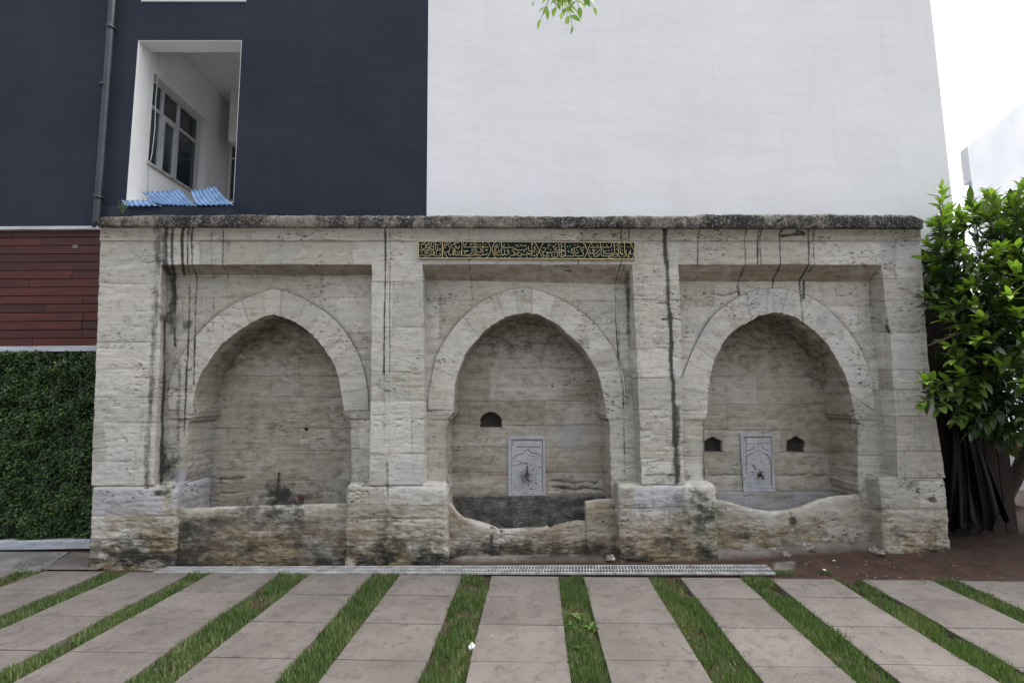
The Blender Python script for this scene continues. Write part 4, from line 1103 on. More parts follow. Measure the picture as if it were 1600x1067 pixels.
wet = np.maximum(wet, right*sst(1440, 1500, px)*.4)
V = np.stack([X, Y, z], -1); ny, nx_ = X.shape; i = np.arange(ny*nx_).reshape(ny, nx_)
Fc = np.stack([i[:-1, :-1], i[:-1, 1:], i[1:, 1:], i[1:, :-1]], -1).reshape(-1, 4)
A = np.stack([wet, conc, conc*0, conc*0+1], -1)
o = mesh_obj('soil', V.reshape(-1, 3), Fc, SOIL, None, True, {'gm': A.reshape(-1, 4)}); tag(o, kind='structure')

# paving strips of concrete slabs, all running to the same point
b = NB('pinkish_concrete_slab')
n = b.noise((1, 1, 1), 2.2, 7, .65); f = b.noise((1, 1, 1), 130, 5, .75); s2 = b.noise((1, 1, 1), 11, 6, .6, .6); g2 = b.noise((1, 1, 1), 420, 3, .6)
c_, a0_, a1_, a2_, a3_ = b.attr('sl')
col = b.mix(b.ramp(n, .3, .7), (.108, .094, .084), (.154, .136, .123)); col = b.mix(b.ramp(s2, .48, .72, 0, .75), col, (.066, .057, .050))
col = b.mix(b.ramp(f, .53, .66, 0, .7), col, (.19, .17, .155)); col = b.mix(b.ramp(f, .46, .34, 0, .7), col, (.045, .038, .034))
stn = b.noise((1, 1, 1), 3.3, 7, .7, 1.5, loc=(7, 2, 0)); col = b.mix(b.ramp(stn, .56, .70, 0, .45), col, (.075, .058, .045)); col = b.mix(b.ramp(stn, .40, .28, 0, .4), col, (.16, .145, .132))
col = b.mix(b.ramp(b.noise((1, 1, 1), 6, 2, .5), .72, .735, 0, .7), col, (.07, .062, .055))
col = b.mix(b.math('MULTIPLY', a1_, b.ramp(s2, .3, .6, .3, .9)), col, (.10, .085, .066))
tn = b.ramp(a0_, 0, 1, .93, 1.06); tc_ = b.n('ShaderNodeCombineColor'); [b.l(tn, tc_.inputs[k]) for k in range(3)]
col = b.mix(1.0, col, tc_.outputs[0], 'MULTIPLY')
SLAB = b.done(col, .88, b.bump(b.math('ADD', b.math('MULTIPLY', f, 1.0), g2), .003, .7))
VP = (838, 614)
a_ = (VP[0]-800)/F; b__ = (533.5-VP[1])/F; dv = a_*CX+b__*CY+fw; dv = dv*[1, 1, 0]; dv /= np.linalg.norm(dv)
nv_ = np.array([dv[1], -dv[0], 0])
def farY(x): return 892+(x-166)*.0105+.8
gaps = [(-105,-62),(30,72),(166,205),(300,332),(437,485),(582,625),(722,768),(872,912),(1013,1063),(1157,1202),(1303,1345),(1455,1495),(1602,1645)]
random.seed(11)
GLINES = []
step = None
p0 = G(800, farY(800)); 
def sdist(y): return float((G(800, y)-p0)@dv)
seam = [0]+[sdist(q) for q in (930, 973.6, 1031)]
stp = (seam[3]-seam[1])/2
seam += [seam[3]+stp*k for k in range(1, 4)]
for k in range(len(gaps)-1):
    xa, xb = gaps[k][1], gaps[k+1][0]
    A0, B0 = G(xa, farY(xa)), G(xb, farY(xb))
    ga, gb = (A0-p0)@nv_, (B0-p0)@nv_; off = (A0-p0)@dv*.5+(B0-p0)@dv*.5
    GLINES.append((ga, gb, off))
    m = MB()
    jx = random.uniform(-.03, .03)
    for j in range(len(seam)-1):
        s0 = seam[j]+(off if j == 0 else off*.35+jx); s1 = seam[j+1]+off*.35+jx
        tilt = random.uniform(-.0025, .0025); w0 = random.uniform(-.003, .003)
        q = []
        bev = .003
        tone = random.random(); nd = 18; nw_ = 3
        c = (tone, 0, 0, 1)
        s0_, s1_ = s0-.0035, s1+.0035        # moving towards the camera the distance falls
        for (uu, ss, zz) in [(ga, s1_, -.05), (gb, s1_, -.05), (gb, s0_, -.05), (ga, s0_, -.05), (ga, s1_, -bev), (gb, s1_, -bev), (gb, s0_, -bev), (ga, s0_, -bev),
                             (ga+bev, s1_+bev, 0), (gb-bev, s1_+bev, 0), (gb-bev, s0_-bev, 0), (ga+bev, s0_-bev, 0)]:
            v = p0+nv_*(uu+w0)+dv*ss; v[2] = zz+tilt*(1 if uu == ga else -1)+.002; q.append(v)
        m.add(q, [(0,1,5,4),(1,2,6,5),(2,3,7,6),(3,0,4,7),(4,5,9,8),(5,6,10,9),(6,7,11,10),(7,4,8,11),(8,9,10,11)], c)
    o = m.build('pavement', SLAB, None, False, attr='sl'); tag(o, kind='structure')
# grey path and threshold slab at the far left
m = MB(); m.hexa([G(-300, 905, -.06), G(60, 893, -.06), G(108, 862, -.06), G(-300, 861, -.06), G(-300, 905, -.004), G(60, 893, -.004), G(108, 862, -.004), G(-300, 861, -.004)])
o = m.build('path', ASPH, None); tag(o, kind='structure')
m = MB(); m.hexa([G(62, 889.5, -.06), G(152, 889.5, -.06), G(215, 866, -.06), G(112, 862, -.06), G(62, 889.5, .0), G(152, 889.5, .0), G(215, 866, .0), G(112, 862, .0)])
o = m.build('threshold', SLAB, None, attr='sl'); tag(o, kind='structure')

# grass in the gaps
GR = leaf_mat('lawn_grass', (.044, .078, .022), (.105, .160, .045), (.25, .23, .11), .6, .25)
rg = np.random.default_rng(8)
allp = []; 
edges = [(GLINES[k-1][1], GLINES[k][0], GLINES[k][2]) for k in range(1, len(GLINES))]
pos = []; hh = []; lcs = []
for k, (g0, g1, off) in enumerate(edges):
    n = 17000 if 2 <= k <= 9 else 10000
    u = rg.uniform(g0-.006, g1+.006, n); s = off*.6-rg.uniform(-.0, 1, n)**1.25*2.9
    if k in (1,): s -= .0
    q = p0+nv_*u[:, None]+dv*s[:, None]
    dens = fbm(q[:, 0]*6, q[:, 1]*4, 900, 3); keep = dens+.25*rg.random(n) > .475
    keep &= ~((s > off*.6-.14) & (rg.random(n) > {7: .25, 8: .7}.get(k, .55)))
    q = q[keep]; dn = dens[keep]; nn = len(q)
    q[:, 2] = -.032; pos.append(q); hh.append(rg.uniform(.014, .046, nn)*(.5+1.0*dn)); 
    yl_ = sst(.5, .75, fbm(q[:, 0]*4, q[:, 1]*4, 910, 3))
    lcs.append(np.stack([np.clip(rg.normal(.5, .3, nn), 0, 1), (rg.random(nn) < .05+.45*yl_)*rg.uniform(.3, 1, nn), rg.random(nn)], 1))
# ragged tufts on the soil in front of the paving ends
q = G(rg.uniform(960, 1300, 2600), rg.uniform(893, 899, 2600), -.03); keep = fbm(q[:, 0]*4, q[:, 1]*2, 913, 2) > .55; q = q[keep]
pos.append(q); hh.append(rg.uniform(.012, .03, len(q))); lcs.append(np.stack([rg.random(len(q)), (rg.random(len(q)) < .1)*.8, rg.random(len(q))], 1))
q = G(rg.uniform(-60, 120, 2500), rg.uniform(865, 893, 2500), -.004); keep = fbm(q[:, 0]*5, q[:, 1]*9, 914, 2) > .64; q = q[keep]
pos.append(q); hh.append(rg.uniform(.008, .02, len(q))); lcs.append(np.stack([rg.random(len(q)), (rg.random(len(q)) < .3)*.8, rg.random(len(q))], 1))
pos = np.concatenate(pos); hh = np.concatenate(hh); lcs = np.concatenate(lcs); n = len(pos)
an = rg.uniform(0, 2*np.pi, n); lean = rg.uniform(.3, 1.9, n)
d = np.stack([np.cos(an)*lean, np.sin(an)*lean, np.ones(n)], 1); up = np.stack([np.cos(an), np.sin(an), np.zeros(n)], 1)*-1+np.array([0, 0, .01])
o = leaves('grass', pos, d, up, hh*1.25, rg.uniform(.0035, .007, n), GR, None, lcs, 2, .1, -.45); tag(o, 'short green lawn grass growing in the strips between the paving slabs', 'grass', kind='stuff')
# broad-leaved weeds among the grass of the middle strips
WL = leaf_mat('weed_leaf', (.05, .10, .022), (.10, .19, .04), (.16, .24, .06), .5, .25)
def weed(x, y, n, L, lab):
    c = G(x, y, -.03); r = np.random.default_rng(int(x*7+y)); an = r.uniform(0, 6.28, n)
    pos = np.repeat(c[None], n, 0)+r.normal(0, .012, (n, 3))*[1, 1, 0]; pos[:, 2] = -.03+r.uniform(0, .02, n)
    d = np.stack([np.cos(an), np.sin(an), r.uniform(.4, 1.2, n)], 1); up = np.tile([0, 0, 1.0], (n, 1))+d*.01
    o = leaves('weed', pos, d, up, r.uniform(.6, 1, n)*L, r.uniform(.25, .35, n)*L, WL, None, r.random((n, 3))*[1, .4, 1], 4, .3, .5, origin=c)
    tag(o, lab, 'weed', 'broad-leaved weeds in the grass strips')
weed(905, 968, 16, .075, 'spreading light green weed in the grass strip right of centre, farther from the camera')
weed(925, 985, 14, .07, 'light green weed beside the paving edge just right of the largest weed')
weed(893, 982, 12, .06, 'small pale weed hugging the left paving edge of the strip right of centre')
weed(905, 1015, 9, .05, 'lone round-leaved weed nearest the camera in the strip right of centre')
weed(1078, 938, 7, .045, 'tiny weed at the right edge of the fourth grass strip from the right')

# ------------------------------------------------------------------ drain grate
Gd = empty('drain_grate', G(730, 888), 'long white slotted drain channel grate along the foot of the fountain', 'drain')
def gpt(u, v, z=0):    # u along 0..1, v across 0 near..1 far
    a = G(238, 894, z); bq = G(1213, 895.5, z); c = G(262, 884.5, z); dq_ = G(1198, 881.5, z)
    return (a*(1-u)+bq*u)*(1-v)+(c*(1-u)+dq_*u)*v
GM = simple('white_galvanised_grate', (.27, .27, .265), .5, .25, 9, .2, .1, .5, col2=(.40, .40, .395))
DRK = simple('dark_channel', (.012, .011, .010), .9)
nsec = 8
L = np.linalg.norm(gpt(1, .5)-gpt(0, .5)); wid = np.linalg.norm(gpt(.5, 1)-gpt(.5, 0))
m = MB(); q = [gpt(0, 0, -.022), gpt(1, 0, -.022), gpt(1, 1, -.022), gpt(0, 1, -.022)]; m.hexa([v-[0, 0, .03] for v in q]+[v for v in q]); m.build('channel', DRK, Gd)
for s in range(nsec):
    m = MB(); u0 = s/nsec+.0006; u1 = (s+1)/nsec-.0006; zt_ = .004+.002*math.sin(s*2.3); zl_ = zt_-.014
    def bar(ua, va, ub_, vb, uc, vc, ud, vd):
        t = [gpt(ua, va, zt_), gpt(ub_, vb, zt_), gpt(uc, vc, zt_), gpt(ud, vd, zt_)]
        m.hexa([v-[0, 0, .014] for v in t]+t)
    bar(u0, 0, u1, 0, u1, .14, u0, .14); bar(u0, .46, u1, .46, u1, .55, u0, .55); bar(u0, .88, u1, .88, u1, 1, u0, 1)
    bar(u0, .141, u0+.0012, .141, u0+.0012, .879, u0, .879) if False else None
    nb_ = 25; du = (u1-u0)/nb_
    for r_ in range(nb_+1):
        ua = u0+r_*du-du*.2; ub_ = ua+du*.40; sk = du*.12
        ua = max(ua, u0); ub_ = min(ub_, u1)
        bar(ua, .141, ub_, .141, ub_, .459, ua, .459); bar(ua, .551, ub_, .551, ub_, .879, ua, .879)
    m.build('grate_section', GM, Gd)

# ------------------------------------------------------------------ blue corrugated sheets on the ledge
BLUE = simple('faded_blue_corrugated_plastic', (.11, .19, .33), .6, .2, 9, .1, 0, .3, col2=(.17, .28, .46))
def sheet(corners, name, lab, waves, seed):
    """corners (px,py,Y) lower-left, lower-right, upper-right, upper-left"""
    q = [P(*c) for c in corners]; n, k = waves*8+1, 8
    V = []
    nrm_ = np.cross(q[1]-q[0], q[3]-q[0]); nrm_ /= np.linalg.norm(nrm_)
    r = random.Random(seed); jag = [r.uniform(-.03, .03) for _ in range(waves+2)]
    for th in (0, .003):
        for i in range(n):
            u = i/(n-1)
            for j in range(k+1):
                v = j/k; vv_ = v+(jag[int(u*waves)]*(v > .9))
                p_ = (q[0]*(1-u)+q[1]*u)*(1-vv_)+(q[3]*(1-u)+q[2]*u)*vv_
                V.append(p_+nrm_*(.009*math.sin(u*waves*2*math.pi)+th)+np.array([0, 0, -.02*math.sin(v*math.pi)]))
    Fc = []; K = k+1; N = n*K
    for o_ in (0, N):
        for i in range(n-1):
            for j in range(k):
                f = (o_+i*K+j, o_+(i+1)*K+j, o_+(i+1)*K+j+1, o_+i*K+j+1); Fc.append(f if o_ else f[::-1])
    for i in range(n-1):
        for j in (0, k): Fc.append((i*K+j, (i+1)*K+j, N+(i+1)*K+j, N+i*K+j))
    for j in range(k):
        for i in (0, n-1): Fc.append((i*K+j, i*K+j+1, N+i*K+j+1, N+i*K+j))
    o = mesh_obj(name, V, Fc, BLUE, None, True, None, origin=q[0]); tag(o, lab, 'plastic sheet', 'blue corrugated sheets on the coping')
sheet([(252,320,YB-.30),(308,322,YB-.30),(283,297,YB+.05),(222,301,YB+.06)], 'corrugated_sheet', 'middle piece of blue corrugated plastic sheet lying in the opening above the fountain', 8, 1)
sheet([(308,321,YB-.32),(365,320,YB-.30),(337,292,YB+.05),(298,299,YB+.05)], 'corrugated_sheet', 'right piece of blue corrugated plastic sheet with its corner raised highest', 7, 2)
sheet([(200,322,YB-.34),(253,321.5,YB-.33),(238,313,YB-.12),(190,314,YB-.12)], 'corrugated_sheet', 'low flat strip of blue corrugated plastic at the left end beside the weed', 6, 3)
m = MB(); a = P(188, 333, YB-.12); b_ = P(372, 318, YB-.12)
m.box((a[0], YB-.30, 3.3*0+P(200, 345, YB-.3)[2]), (b_[0], YB-.02, P(200, 323, YB-.3)[2]), .01)
m.build('opening_curb', DARK, BLD)

# weed on the coping
c = P(191, 333, YF+.02)
r = np.random.default_rng(3); n = 15
WD = empty('weed', c, 'small pale green weed sprouting from the left end of the fountain coping', 'weed')
m = MB()
pos = []; dd_ = []
for k in range(6):
    a = r.uniform(-1, 1); top = c+np.array([a*.05, r.uniform(-.03, .03), r.uniform(.07, .14)])
    m.tube([c, (c+top)/2+[a*.01, 0, .01], top], [.002, .0018, .001], 5)
    for q_ in range(5):
        t = .35+.16*q_; pos.append(c*(1-t)+top*t); an = r.uniform(0, 6.28); dd_.append([math.cos(an), math.sin(an), .7])
m.build('stem', simple('weed_stem', (.10, .13, .05), .6), WD)
pos = np.array(pos); dd_ = np.array(dd_); n = len(pos)
leaves('foliage', pos, dd_, np.tile([0, 0, 1.], (n, 1)), r.uniform(.025, .045, n), r.uniform(.008, .013, n), WL, WD, r.random((n, 3)), 3)

# ------------------------------------------------------------------ laurel at the right
LAU = empty('laurel_tree', (P(1560, 800, 5.9)[0], 5.9, 0), 'broad glossy-leaved laurel with bright young shoots overhanging the right end of the fountain', 'tree')
LM = leaf_mat('laurel_leaf', (.008, .020, .007), (.018, .042, .012), (.32, .47, .085), .36, .24)
BARK = simple('dark_bark', (.045, .036, .028), .9, .35, 14, .8, scv=(3, 3, 1))
r = np.random.default_rng(21)
T = MB()
def limb(pts, r0_, r1_):
    pts = [Vector(p) for p in pts]; n = len(pts); T.tube(pts, [r0_+(r1_-r0_)*i/(n-1) for i in range(n)], 9)
bx = P(1535, 845, 5.9); bx[2] = -.08
limb([bx, P(1555, 800, 5.9), P(1585, 750, 5.85), P(1605, 700, 5.8), P(1612, 600, 5.7), P(1600, 450, 5.6)], .10, .035)
limb([bx+[.05, .05, 0], P(1530, 760, 6.1), P(1525, 640, 6.1), P(1515, 500, 5.9), P(1505, 380, 5.8)], .075, .02)
limb([P(1585, 750, 5.85), P(1640, 640, 5.7), P(1680, 500, 5.4), P(1690, 350, 5.3)], .06, .02)
limb([P(1530, 700, 6.1), P(1490, 560, 5.9), P(1475, 430, 5.7), P(1478, 330, 5.6)], .04, .012)
limb([P(1612, 600, 5.7), P(1560, 540, 5.3), P(1500, 520, 4.9), P(1450, 540, 4.8)], .03, .008)
limb([P(1612, 640, 5.7), P(1560, 630, 5.3), P(1500, 620, 4.95), P(1440, 612, 4.8)], .03, .008)
pos = []; dr = []; ups = []; LL = []; WW = []; LC = []
def twig(base, direction, length, nleaf, young, big=1.0):
    d = np.array(direction, float); d /= np.linalg.norm(d)
    side_ = np.cross(d, [0, 0, 1]); side_ /= np.linalg.norm(side_)+1e-6
    tip = base+d*length+np.array([0, 0, -.06*length])
    mid_ = base+d*length*.5+np.array([0, 0, .04*length])
    T.tube([base, mid_, tip], [.006, .004, .002], 5, cap=False)
    th0 = r.uniform(0, 6.28)
    for k in range(nleaf):
        t = .12+.88*(k+.5)/nleaf; c_ = (base*(1-t)+mid_*t)*(1-t)+(mid_*(1-t)+tip*t)*t
        th = th0+k*2.4; rad_ = side_*math.cos(th)+np.cross(side_, d)*math.sin(th)
        sp = 1.0-.62*t
        v = d*(.35+.75*t)+rad_*sp+np.array([0, 0, .18])
        pos.append(c_); dr.append(v+r.normal(0, .12, 3)); u_ = np.array([0, 0, 1.0])+r.normal(0, .22, 3); ups.append(u_)
        L_ = r.uniform(.085, .18)*big*(1-.25*t*young); LL.append(L_); WW.append(L_*r.uniform(.34, .42))
        y_ = young*np.clip((t-.0)*1.0+r.normal(0, .18), 0, 1); LC.append([r.random(), np.clip(y_, 0, 1), 0])
# sprays seen individually at the edge of the crown: pixel, depth, image direction, youth
sprays = [(1478,345,5.5,-.15,1,.9,10),(1466,330,5.5,-.5,.8,.9,8),(1495,350,5.6,.2,1,.8,9),(1522,340,5.6,0,1,.9,9),(1535,330,5.7,.3,1,.8,8),(1462,395,5.3,-.7,.4,.6,9),(1455,430,5.2,-.8,.0,.5,9),
 (1470,310,5.5,-.3,1,.9,7),(1560,340,5.6,.2,.9,.7,9),(1585,335,5.5,.5,.9,.7,9),(1605,310,5.2,-.6,.7,.8,9),(1615,290,5.1,-.8,.5,.9,9),(1600,350,5.2,.1,1,.8,9),
 (1540,430,4.9,-.8,.3,1,10),(1520,450,4.9,-.9,.1,1,10),(1560,420,4.8,-.6,.6,1,10),(1580,410,4.8,-.3,.8,1,10),(1598,405,4.7,.2,.9,1,10),(1555,455,4.8,-.9,-.1,1,10),(1585,440,4.7,-.5,.5,.9,10),(1600,450,4.6,-.3,.3,.9,10),
 (1505,460,4.9,-1,.1,.8,9),(1510,412,5.0,-.8,.4,.6,8),(1500,505,4.8,-1,.1,.8,9),(1520,515,4.8,-.9,.0,.85,9),(1540,505,4.7,-.8,.2,.7,9),(1490,545,4.8,-1,.1,.8,10),(1505,560,4.8,-.9,-.2,.75,9),(1525,540,4.7,-.7,.1,.8,9),(1550,535,4.7,-.7,.1,.6,9),
 (1465,610,4.7,-1,.1,.45,10),(1450,625,4.7,-.9,-.3,.4,9),(1480,600,4.7,-1,.0,.4,9),(1500,610,4.7,-.8,-.2,.35,9),(1520,620,4.8,-.7,-.4,.2,9),(1590,545,4.6,-.3,.4,.7,9),(1575,580,4.6,-.6,.1,.4,9),(1600,600,4.6,-.4,-.1,.4,9),
 (1470,470,5.2,-.8,-.2,.15,9),(1462,500-20,5.3,-.8,-.3,.1,9),(1560,640,4.8,-.4,-.5,.15,9),(1590,650,4.7,-.3,-.4,.2,9),(1600,680,4.7,-.2,-.5,.25,9),(1560,400,4.8,-.7,.5,1,10),(1575,470,4.6,-.9,.2,.9,10),(1530,478,4.8,-1,.0,.9,9),(1590,500,4.6,-.6,.3,.8,10),(1555,565,4.7,-1,.1,.7,10),(1500,400,5.1,-.7,.5,.6,9),(1480,375,5.3,-.8,.6,.7,9),(1465,360,5.3,-.8,.3,.5,9),(1475,410,5.2,-.9,.2,.4,9),(1468,445,5.1,-.9,-.1,.3,9),(1490,435,5.1,-.8,.3,.5,9),(1500,470,5.0,-.9,.0,.5,9),(1450,600,4.7,-1,.2,.5,9),(1475,630,4.7,-.9,-.4,.25,9),(1495,645,4.7,-.7,-.5,.2,9),(1510,590,4.75,-.9,.2,.5,9),(1540,370,5.4,-.2,.9,.8,9),(1570,375,5.2,.1,1,.8,9),(1515,600,4.8,-1,.1,.5,9)]
for x, y, Yd, dx, dz, yg, n in sprays:
    base = P(x+9*(-dx)*1.0, y+12*dz, Yd+.12)
    twig(base, [dx, -.45+r.normal(0, .15), dz*.9+.1], .24, n+2, min(1, yg*1.25), 1.15)
# inner mass
cnt = 0
while cnt < 1250:
    px_, py_ = r.uniform(1440, 1860), r.uniform(322, 672); Yd = r.uniform(4.85, 6.5)
    # irregular outline
    cxp, cyp = (px_-1640)/212, (py_-505)/200
    if cxp*cxp+cyp*cyp > .92+.5*(vn(px_*.03, py_*.03, 5)-.5): continue
    if px_ < 1500 and 490 < py_ < 590: continue
    if px_ < 1500 and py_ > 640: continue
    if vn(px_*.045+Yd*2, py_*.045, 9) < .32: continue
    base = P(px_, py_, Yd)
    if base[0] < P(1452, 400, YF)[0] and Yd > YF-.45: continue
    an = r.uniform(-2.9, .2); 
    outx, outz = cxp, -cyp
    dd3 = [outx*.8+r.normal(0, .4), -.35+r.normal(0, .4), outz*.7+r.normal(.15, .4)]
    twig(base, dd3, r.uniform(.2, .32), 10, float(np.clip(r.normal(.10, .2)+.5*max(outz, 0)*(py_ < 380), 0, .9)))
    cnt += 1
pos, dr, ups = map(np.array, (pos, dr, ups))
leaves('crown', pos, dr, ups, np.array(LL), np.array(WW), LM, LAU, np.array(LC), 5, .28, .22)
T.build('trunk', BARK, LAU, True)

# twig hanging into the top of the picture
HB = empty('hanging_branch', P(880, -140, 3.0), 'leafy light green ash twig hanging in front of the white wall at the top', 'branch')
T = MB(); pos, dr, ups, LL, WW, LC = [], [], [], [], [], []
r = np.random.default_rng(33)
AM = leaf_mat('young_ash_leaf', (.12, .22, .03), (.22, .36, .05), (.36, .50, .08), .45, .4)
T.tube([P(900, -400, 3.3), P(890, -250, 3.15), P(884, -140, 3.05), P(882, -60, 3.0)], [.02, .012, .008, .005], 8)
def ash(x0, y0, x1, y1, Yd, n, sag=0):
    a = P(x0, y0, Yd); b_ = P(x1, y1, Yd-.05); T.tube([a, (a+b_)/2+[0, 0, .01], b_], [.003, .002, .0012], 5)
    d = b_-a; Ld = np.linalg.norm(d); d /= Ld
    for k in range(n):
        t = (k+1)/n
        for s_ in (-1, 1) if k < n-1 else (0,):
            sd_ = np.cross(d, [0, -1, 0]); v = d*(.8 if s_ else 1)+sd_*s_*.85+r.normal(0, .16, 3)+np.array([0, -.1, -.15])
            pos.append(a+(b_-a)*t); dr.append(v); ups.append(np.array([0, -.8, .6])+r.normal(0, .3, 3)); L_ = r.uniform(.055, .085); LL.append(L_); WW.append(L_*r.uniform(.36, .46)); LC.append([r.random(), r.uniform(0, .8), 0])
for c in [(882,-60,845,30,5),(882,-60,855,10,4),(880,-50,894,40,6),(880,-40,886,26,5),(884,-50,927,12,5),(886,-40,905,12,5),(880,-50,838,-2,4),(882,-60,868,12,5),(884,-60,878,20,5),(885,-60,912,-4,4),(885,-45,872,4,4)]:
    ash(c[0], c[1], c[2], c[3], 3.0+r.uniform(-.08, .08), c[4])
leaves('foliage', np.array(pos), np.array(dr), np.array(ups), np.array(LL), np.array(WW), AM, HB, np.array(LC), 4, .25, .25)
T.build('twig', BARK, HB, True)

# ------------------------------------------------------------------ fence, tarpaulin, car and house at the right
BR = simple('weathered_brown_board', (.020, .014, .011), .85, .35, 5, .4, scv=(8, 8, .6))
yfn = YF+.58
FN = empty('board_fence', (P(1480, 700, yfn)[0], yfn, 0), 'brown upright board fence half hidden behind the laurel beside the fountain', 'fence')
m = MB(); x = P(1432, 600, yfn)[0]; k = 0; rr = random.Random(2)
while x < P(1560, 600, yfn)[0]:
    w_ = .145; m.box((x, yfn+rr.uniform(-.006, .006), -.08), (x+w_-.008, yfn+.03, P(1480, 480, yfn)[2]+rr.uniform(-.03, .02)), .004); x += w_
m.build('boards', BR, FN)
m = MB(); m.box((P(1432, 600, yfn)[0], yfn+.032, .5), (P(1560, 600, yfn)[0], yfn+.07, .6), .004); m.build('rail', BR, FN); m = MB(); m.box((P(1432, 600, yfn)[0], yfn+.032, 1.9), (P(1560, 600, yfn)[0], yfn+.07, 2.0), .004); m.build('rail', BR, FN)
# draped black tarpaulin, lengthened to fill in for the shade below it
n, k = 60, 40; V = np.zeros((n, k, 3)); ytp = YF+.40
for i in range(n):
    u = i/(n-1)
    for j in range(k):
        v = j/(k-1)
        xx = 1490+(u-.2)*16*(1-v)+v*(-8+96*u) ; yy_ = 622+v*(206-24*abs(u-.4)+9*math.sin(u*13)+6*math.sin(u*29))
        fo = (.05*math.sin(u*17+2.3*math.sin(v*2.2+u*4))+.035*math.sin(u*31+v*5)+.03*math.sin(v*9+u*6))*v**.7
        V[i, j] = P(xx, yy_, ytp+fo)
i = np.arange(n*k).reshape(n, k); Fc = np.stack([i[:-1, :-1], i[1:, :-1], i[1:, 1:], i[:-1, 1:]], -1).reshape(-1, 4)
o = mesh_obj('tarpaulin', V.reshape(-1, 3), Fc, simple('black_plastic_film', (.004, .004, .0055), .6, .2, 20, .1, 0, .25), None, True, None, origin=V[10, -1])
sm = o.modifiers.new('thickness', 'SOLIDIFY'); sm.thickness = .004
tag(o, 'black plastic tarpaulin gathered at the top and draped behind the right end of the fountain', 'tarpaulin')

# parked car seen from behind, mostly hidden
yc_ = 6.9
cR = float(P(1609, 740, yc_)[0]); cw = 1.72; cx_ = cR-cw/2
CAR = empty('parked_car', (cx_, yc_+2, -.06), 'white hatchback parked beyond the laurel, mostly hidden, one tyre showing at the right edge', 'car')
CP = simple('white_car_paint', (.66, .67, .68), .25, .04, 2, 0, 0, .6); TY = simple('tyre_rubber', (.012, .012, .012), .85, .3, 30, .3); DG = simple('car_glass', (.015, .018, .02), .06, .1, 1, 0, 0, .8)
prof = [(0.0,.42),(0.0,.80),(.08,.98),(.22,1.30),(.45,1.46),(1.2,1.52),(2.2,1.46),(2.9,1.05),(3.9,.88),(4.15,.70),(4.18,.35),(3.75,.24),(.3,.24)]
def carsec(sc, z_): pass
V = []; Fc = []; nP = len(prof); secs = [(-1, .0), (-.96, .7), (-.84, 1.0), (.84, 1.0), (.96, .7), (1, .0)]
for sx, inn_ in secs:
    for (yy_, zz_) in prof:
        tuck = 1.0 if zz_ < 1.0 else 1-.16*(zz_-1.0)/.5
        k_ = .05*(1-inn_)
        V.append((cx_+sx*cw/2*tuck, yc_+2.05+(yy_-2.05)*(1-.04*(1-inn_)), -.06+.8+(zz_-.8)*(1-k_)))
for s in range(len(secs)-1):
    for i in range(nP):
        j = (i+1) % nP; Fc.append((s*nP+i, s*nP+j, (s+1)*nP+j, (s+1)*nP+i))
Fc.append(tuple(range(nP))); Fc.append(tuple((len(secs)-1)*nP+i for i in range(nP))[::-1])
o = mesh_obj('body', V, Fc, CP, CAR, True); bm_ = o.modifiers.new('b', 'BEVEL'); bm_.width = .03; bm_.segments = 2; bm_.limit_method = 'ANGLE'
m = MB(); m.hexa([(cx_-.6, yc_+.075, .93), (cx_+.6, yc_+.075, .93), (cx_+.6, yc_+.1, .93), (cx_-.6, yc_+.1, .93), (cx_-.55, yc_+.185, 1.2), (cx_+.55, yc_+.185, 1.2), (cx_+.55, yc_+.21, 1.2), (cx_-.55, yc_+.21, 1.2)])
m.build('rear_window', DG, CAR)
m = MB(); m.box((cx_-cw/2+.02, yc_-.07, .24), (cx_+cw/2-.02, yc_+.05, .46), .03); m.build('bumper', CP, CAR)
for sx in (-1, 1):
    for yy_ in (.5, 3.3):
        xc = cx_+sx*(cw/2-.12); pts = []
        m = MB(); m.tube([(xc-.11, yc_+yy_, .25), (xc-.10, yc_+yy_, .25), (xc+.10, yc_+yy_, .25), (xc+.11, yc_+yy_, .25)], [.28, .31, .31, .28], 28); wo_ = m.build('tyre', TY, CAR, False)
        m = MB(); m.tube([(xc+sx*.112, yc_+yy_, .25), (xc+sx*.118, yc_+yy_, .25)], .19, 20); m.build('rim', GREYM, wo_)
    m = MB(); m.box((cx_+sx*.70-.08, yc_-.02, .72), (cx_+sx*.70+.08, yc_+.08, .92), .02); m.build('tail_lamp', simple('red_lamp', (.25, .01, .01), .2), CAR)

# white house beyond with a plain side wall
DC = 14.0
C0 = P(1503, 236, DC); dirx = np.array([-(1024-789)/F, -1, 0]); dirx /= np.linalg.norm(dirx)
FAR = empty('neighbour_house', (C0[0]+2, C0[1]-2, 0), 'plain white rendered house far off on the right with a parapet corner', 'house')
m = MB(); e = C0+dirx*9; ztop = C0[2]; off_ = np.array([6, -1.5, 0])
def prism(m, a, b_, off, z0, z1):
    m.hexa([(*(a[:2]), z0), (*(b_[:2]), z0), (*((b_+off)[:2]), z0), (*((a+off)[:2]), z0), (*(a[:2]), z1), (*(b_[:2]), z1), (*((b_+off)[:2]), z1), (*((a+off)[:2]), z1)])
s1 = C0+dirx*.28
nz_ = ztop-P(1510, 268, DC)[2]
prism(m, s1+dirx*0, e, off_, -.1, ztop)
wall_far = m.build('wall', plaster('far_white_render', (.78, .79, .82), (.62, .63, .65), .5), FAR)
m = MB(); pa = C0-dirx*.0+np.array([-.12, 0, 0]); prism(m, C0-dirx*.1, s1-dirx*.004, off_*.3, ztop-1.05, ztop+.02); m.build('parapet', PVC, FAR)
